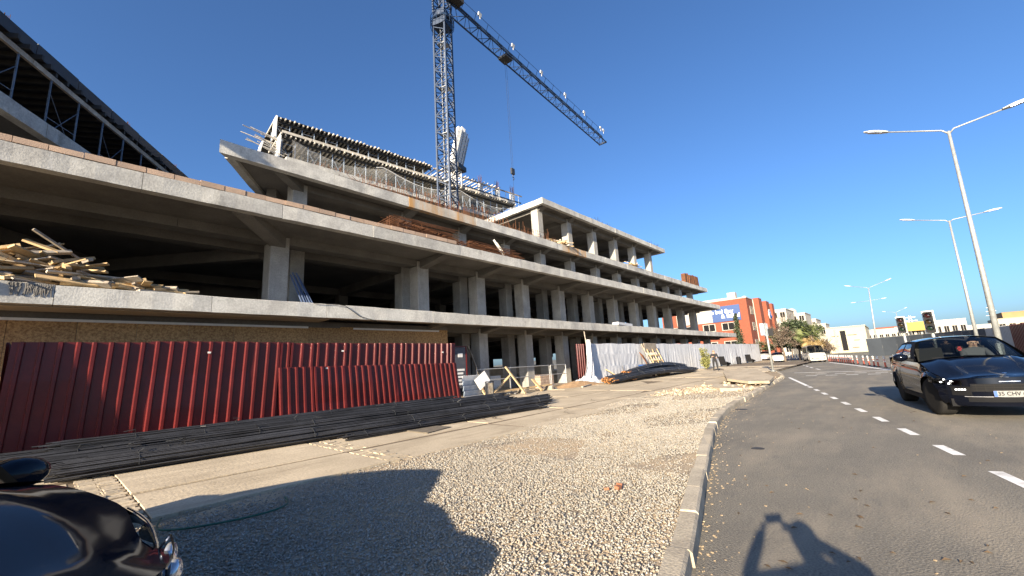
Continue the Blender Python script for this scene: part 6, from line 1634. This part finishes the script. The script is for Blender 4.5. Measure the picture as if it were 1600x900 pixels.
# palm
pq = on_x(1273,553,70); pb = Vector((70,pq.y,-.03)); PAL_ = thing('palm_tree', tuple(pb), 'short fan palm with dry straw skirt beside the van', 'tree')
MB().path([pb,pb+Vector((.1,0,3.5))],[.28,.24],9).build('trunk', M['bark'], PAL_)
gr, dr = MB(), MB(); rg = random.Random(8)
for k in range(54):
    a = rg.random()*6.28; el = rg.uniform(-.2,1.35) if k < 34 else rg.uniform(-1.35,-.5); L = rg.uniform(1.4,2.0); c = pb+Vector((.1,0,3.5)); d = Vector((math.cos(a)*math.cos(el),math.sin(a)*math.cos(el),math.sin(el))); tip = c+d*L*.6; mb = gr if k < 34 else dr
    mb.path([c,tip],[.03,.02],4); s = d.orthogonal().normalized(); u = d.cross(s)
    for j in range(15):
        f = (j-7)/7*1.25; dd = (d*math.cos(f)+s*math.sin(f)).normalized(); e = tip+dd*L*.6-Vector((0,0,.18*abs(f))); w_ = u*.03+dd.cross(u)*.03
        mb.add([tip, tip+dd*L*.3+w_, e, tip+dd*L*.3-w_], [(0,1,2,3)])
gr.build('crown', M['frond'], PAL_); dr.build('dry_fronds', M['frond_dry'], PAL_)
# shrub at the sheeting
sq = on_lot(1105,577); SH = thing('shrub', tuple(sq), 'yellow green shrub growing at the white sheeting behind the person', 'shrub')
st2 = MB(); rg = random.Random(21); lv = MB()
for k in range(11):
    a = rg.random()*6.28; e = sq+Vector((math.cos(a)*rg.uniform(.2,.8),math.sin(a)*rg.uniform(.1,.45),rg.uniform(.6,2.0))); st2.path([sq-Vector((0,0,.05)),sq.lerp(e,.5),e],[.03,.02,.008],5)
    for u in (.4,.6,.8,1.0): leaves(lv, sq.lerp(e,u), 42, (.28,.2,.24), .085, rg)
st2.build('stems', M['bark'], SH); lv.build('crown', leaf_mat('leaf_olive',(.10,.11,.03),(.26,.25,.08)), SH)
for k in range(8):                               # white posts beyond the trees
    q = on_x(1232+k*4.2,557,88); MB().lathe([(.10,-.05),(.10,.75),(.06,.85)],(88,q.y,0),8).build('white_post', M['lamp_white'], label=f"{['first','second','third','fourth','fifth','sixth','seventh','eighth'][k]} of the short white posts under the trees, from the left", cat='post', group='short white posts under the trees')
# weeds at the fence foot
wd = MB(); rg = random.Random(31)
for k in range(160): x = rg.uniform(44,60); wd.add([(x,14.1,lot_z(14)),(x+rg.uniform(-.1,.1),14.05-rg.random()*.2,lot_z(14)+rg.uniform(.1,.35)),(x+.04,14.12,lot_z(14))],[(0,1,2)])
wd.build('weeds', M['leaf_mid'], kind='stuff', label='thin weeds along the foot of the far sheeting', cat='weeds')

# ================================================================== buildings behind
M['brick_red'] = mat('red_brick', (.235,.066,.034), .9, color2=(.195,.052,.028), scale=3, fine=.12, fscale=14)
M['plaster'] = mat('white_plaster', (.40,.375,.325), .9, color2=(.34,.32,.28), scale=.5)
M['cream'] = mat('cream_panel', (.40,.36,.26), .85, color2=(.36,.32,.23), scale=.4)
M['sign_blue'] = plain('sign_blue', (.022,.06,.19), .5)
RB = thing('red_brick_building', (92,22,lot_z(22)), 'three storey red brick office block with blue and white sign', 'building')
bx0, by0, bx1, by1, bz1 = 85.0, 18.04, 104.0, 34.0, 11.5
MB().box(bx0,bx1,by0,by1,-.1,bz1).build('wall', M['brick_red'], RB)
for k,(xa_,xb_) in enumerate(((90.2,92.8),(96.8,99.6),(102.2,104.4))): MB().box(xa_,xb_,by0-1.0,by0+.2,-.1,bz1+.3-.1*k).build('pier', M['brick_red'], RB)
MB().box(bx0-.08,bx1+.08,by0-.08,by1,bz1,bz1+.18).build('coping', M['plaster'], RB)
def win(x0,x1,y0,y1,z0,z1,parent,axis='x',n=2):
    """window in a wall facing -x (axis x) or -y (axis y): frame, panes"""
    w_ = thing if False else None; f = MB(); e = .10
    if axis == 'x':
        X0 = x0; f.box(X0-.06,X0+.02,y0-e,y1+e,z1,z1+e); f.box(X0-.06,X0+.02,y0-e,y1+e,z0-e,z0)
        for k in range(n+1): yy = lerp(y0,y1,k/n); f.box(X0-.055,X0+.02,yy-e/2-(e/2 if k == 0 else 0),yy+e/2+(e/2 if k == n else 0),z0,z1)
        o = f.build('window', M['plaster'], parent)
        for k in range(n): MB().box(X0-.02,X0-.004,lerp(y0,y1,k/n)+e/2,lerp(y0,y1,(k+1)/n)-e/2,z0+.002,z1-.002).build('pane', M['trim'], o)
    else:
        Y0 = y0; f.box(x0-e,x1+e,Y0-.06,Y0+.02,z1,z1+e); f.box(x0-e,x1+e,Y0-.06,Y0+.02,z0-e,z0)
        for k in range(n+1): xx = lerp(x0,x1,k/n); f.box(xx-e/2,xx+e/2,Y0-.055,Y0+.02,z0,z1)
        o = f.build('window', M['plaster'], parent)
        for k in range(n): MB().box(lerp(x0,x1,k/n)+e/2,lerp(x0,x1,(k+1)/n)-e/2,Y0-.02,Y0-.004,z0+.002,z1-.002).build('pane', M['trim'], o)
    return o
for y in (20.6,24.0,27.4,30.8):
    for z in (6.0,2.6): win(bx0,0,y,y+2.1,z,z+1.25,RB)
for z in (9.0,6.0,2.8):
    for x in (87.0,93.6,100.2): win(x,x+1.8,by0,0,z-.3,z+1.0,RB,'y',2)
sgn = MB().box(bx0-.14,bx0-.02,19.3,24.2,7.6,10.5).build('sign_panel', M['sign_blue'], RB)
MB().box(bx0-.141,bx0-.021,24.21,31,7.6,10.5).build('sign_panel', M['plaster'], RB)
for row,(tx,z,y) in enumerate((('le bol Bay',9.45,22.5),('& Bakel',8.55,21.0))):
    me = text_mesh(tx, 1.05, M['white'], 'sign_text', .02); o = link('sign_text', me, sgn, True); o.location = (bx0-.17,y,z); o.rotation_euler = (R(90),0,R(-90))
lg = MB(); lg.lathe([(1.05,0),(1.05,.12),(.0,.14)],(0,0,0),24).xf(Matrix.Translation((98.2,by0-1.02,9.0)) @ Matrix.Rotation(R(90),4,'X')).build('round_emblem', M['white'], RB)
MB().path([(98.2+.72*math.cos(a),by0-1.18,9.0+.72*math.sin(a)) for a in [2.0+i*.3 for i in range(14)]], .16, 6).build('emblem_arc', M['sign_blue'], RB)
MB().tube((89.6,by0-.12,0),(89.6,by0-.12,bz1),.09,n=6).build('drainpipe', M['plaster'], RB)
for (x,y,w_,d_,h_) in ((90,22,5,6,.9),(96,20.5,3,3,1.3),(88,27,4,3,.7),(87.5,20.3,1.4,1.4,1.5)): MB().box(x,x+w_,y,y+d_,bz1+.17,bz1+.18+h_).build('roof_plant', M['plaster'], RB)
MB().lathe([(.7,0),(.7,.5),(.3,.9)],(91,19.6,bz1+.17),14).build('roof_tank', M['plaster'], RB)
MB().box(84.2,84.9,17,33,2.3,2.5).build('entrance_canopy', M['sign_blue'], RB)
# dark ground-level pergola in front
MB().box(72,84,17.5,24,2.55,2.75).build('pergola_roof', M['timber_grey'], label='low dark pergola roof between sheeting and red building', cat='pergola')

def block(name, label, X0, pxl, pxr, ptop, base_z, depth, m, floors, wins, cat='building', group=None, z_top=None):
    """far building whose street face lies at x = X0, between two picture columns"""
    a = on_x(pxl,ptop,X0); b = on_x(pxr,ptop,X0); y0, y1 = min(a.y,b.y), max(a.y,b.y); zt = z_top or max(a.z,b.z)
    t = thing(name, (X0+depth/2,(y0+y1)/2,base_z), label, cat, group)
    MB().box(X0,X0+depth,y0,y1,base_z-.5,zt).build('wall', m, t); MB().box(X0-.15,X0+depth+.1,y0-.15,y1+.15,zt,zt+.25).build('roof', m, t)
    fh = (zt-base_z)/floors
    for f in range(floors):
        for k in range(wins):
            wy = (y1-y0)/wins; ya = y0+wy*(k+.18); yb = y0+wy*(k+.82); z0 = base_z+fh*f+fh*.32; z1 = base_z+fh*f+fh*.78
            win(X0,0,ya,yb,z0,z1,t)
    return t, y0, y1, zt
G2 = 'pale buildings on the hill behind the trees'
block('apartment_building','leftmost white apartment block beside the red building',150,1203,1228,486,0,14,M['plaster'],4,2,group=G2)
t_,y0,y1,zt = block('apartment_building','white terraced block with roof drum behind the bare tree',165,1222,1258,493,0,14,M['plaster'],4,3,group=G2)
MB().lathe([(1.6,0),(1.6,1.4),(.9,2.1)],(170,y1-2,zt+.2),14).build('roof_drum', M['plaster'], t_)
block('apartment_building','white block stepping down towards the palm',180,1252,1275,501,0,14,M['plaster'],3,3,group=G2)
block('apartment_building','low white block with dark band above the palm',172,1268,1290,508,0,12,M['plaster'],2,2,group=G2)
t_,y0,y1,zt = block('cream_warehouse','big blank cream warehouse wall with one dark glazed stripe',150,1290,1352,514,-.3,30,M['cream'],1,0)
ym = lerp(y1,y0,.42); MB().box(149.9,149.98,ym-.6,ym+.6,.6,zt-.9).build('glazed_stripe', M['trim'], t_); MB().box(149.85,149.95,y1-2.2,y1-1.8,0,zt-.4).build('seam', M['timber_grey'], t_)
for z,ya,yb in ((4.6,ym+1.0,ym+2.6),(4.7,ym-3,ym-1),(3.2,ym-3.4,ym-2.2),(1.2,ym-3,ym-1.6)): MB().box(149.92,149.99,ya,yb,z,z+.14).build('vent_slot', M['trim'], t_)
# low sheds and works on the plain to the right
far = [(200,1352,1400,517,M['plaster'],'long pale shed right of the cream warehouse'),(230,1398,1450,512,M['plaster'],'pale shed with yellow sign behind the traffic lights'),(260,1445,1510,503,M['plaster'],'long white hall with curved roof behind the hoarding'),(300,1500,1560,510,M['plaster'],'low white works between the lamp posts'),(330,1556,1640,499,M['cream'],'sand coloured low factory at the right edge'),(420,1565,1640,489,mat('ochre',(.32,.20,.09),.9,color2=(.28,.17,.08),scale=.2),'ochre hall highest at the right edge'),(500,1365,1420,513,M['brick_red'],'row of red roofed houses far beyond the wall')]
for X0,pl_,pr_,pt_,m_,lb in far: block('industrial_hall', lb, X0, pl_, pr_, pt_, -1, 25, m_, 1, 5, group='low halls on the plain beyond the hoarding')
sy = on_x(1432,507,228); sg_ = thing('yellow_sign', (228,sy.y,0), 'yellow billboard seen beside the left traffic light', 'sign')
MB().box(227.8,228,sy.y-3.2,sy.y+3.2,6.2,9.6).build('board', plain('sign_yellow',(.42,.26,.03),.6), sg_)
for s in (-2,2): MB().box(228.05,228.35,sy.y+s-.2,sy.y+s+.2,-1,6.4).build('leg', M['steel_dark'], sg_)
# pylon
for px,X0,h_,lb in ((1427,420,22,'thin lattice power pylon between the traffic lights'),(1558,700,38,'faint power pylon left of the nearest lamp post')):
    q = on_x(px,520,X0); pyl = MB(); c = Vector((X0,q.y,-1)); w0 = 2.6
    for sx in (-1,1):
        for sy_ in (-1,1): pyl.bar(c+Vector((sx*w0,sy_*w0,0)), c+Vector((sx*.4,sy_*.4,h_)), .3,.3)
    for k in range(9):
        u, v = k/9, (k+1)/9; a = w0+(.4-w0)*u; b = w0+(.4-w0)*v
        for s in (-1,1): pyl.bar(c+Vector((-a,s*a,h_*u)), c+Vector((b,s*b,h_*v)),.16,.16); pyl.bar(c+Vector((s*a,-a,h_*u)), c+Vector((s*b,b,h_*v)),.16,.16)
    for z,l in ((.72,4.5),(.84,3.8),(.95,3)): pyl.bar(c+Vector((0,-l,h_*z)), c+Vector((0,l,h_*z)),.3,.3)
    pyl.build('power_pylon', M['galv'], label=lb, cat='pylon')
# far rise of land
hm = mat('far_hill', (.13,.115,.09), .95, color2=(.10,.10,.075), scale=.012)
P = []
for i in range(60):
    a = R(-70+i*2.6); row = []
    for j in range(6):
        r_ = 900+j*260; h_ = (0,9,16,24,30,0)[j]*(.6+.4*math.sin(i*.37)+.25*math.sin(i*1.13+j)); row.append((r_*math.cos(a), r_*math.sin(a), -1+max(0,h_)))
    P.append(row)
hl2 = MB().grid(P).build('hills', hm, smooth=True, kind='structure')
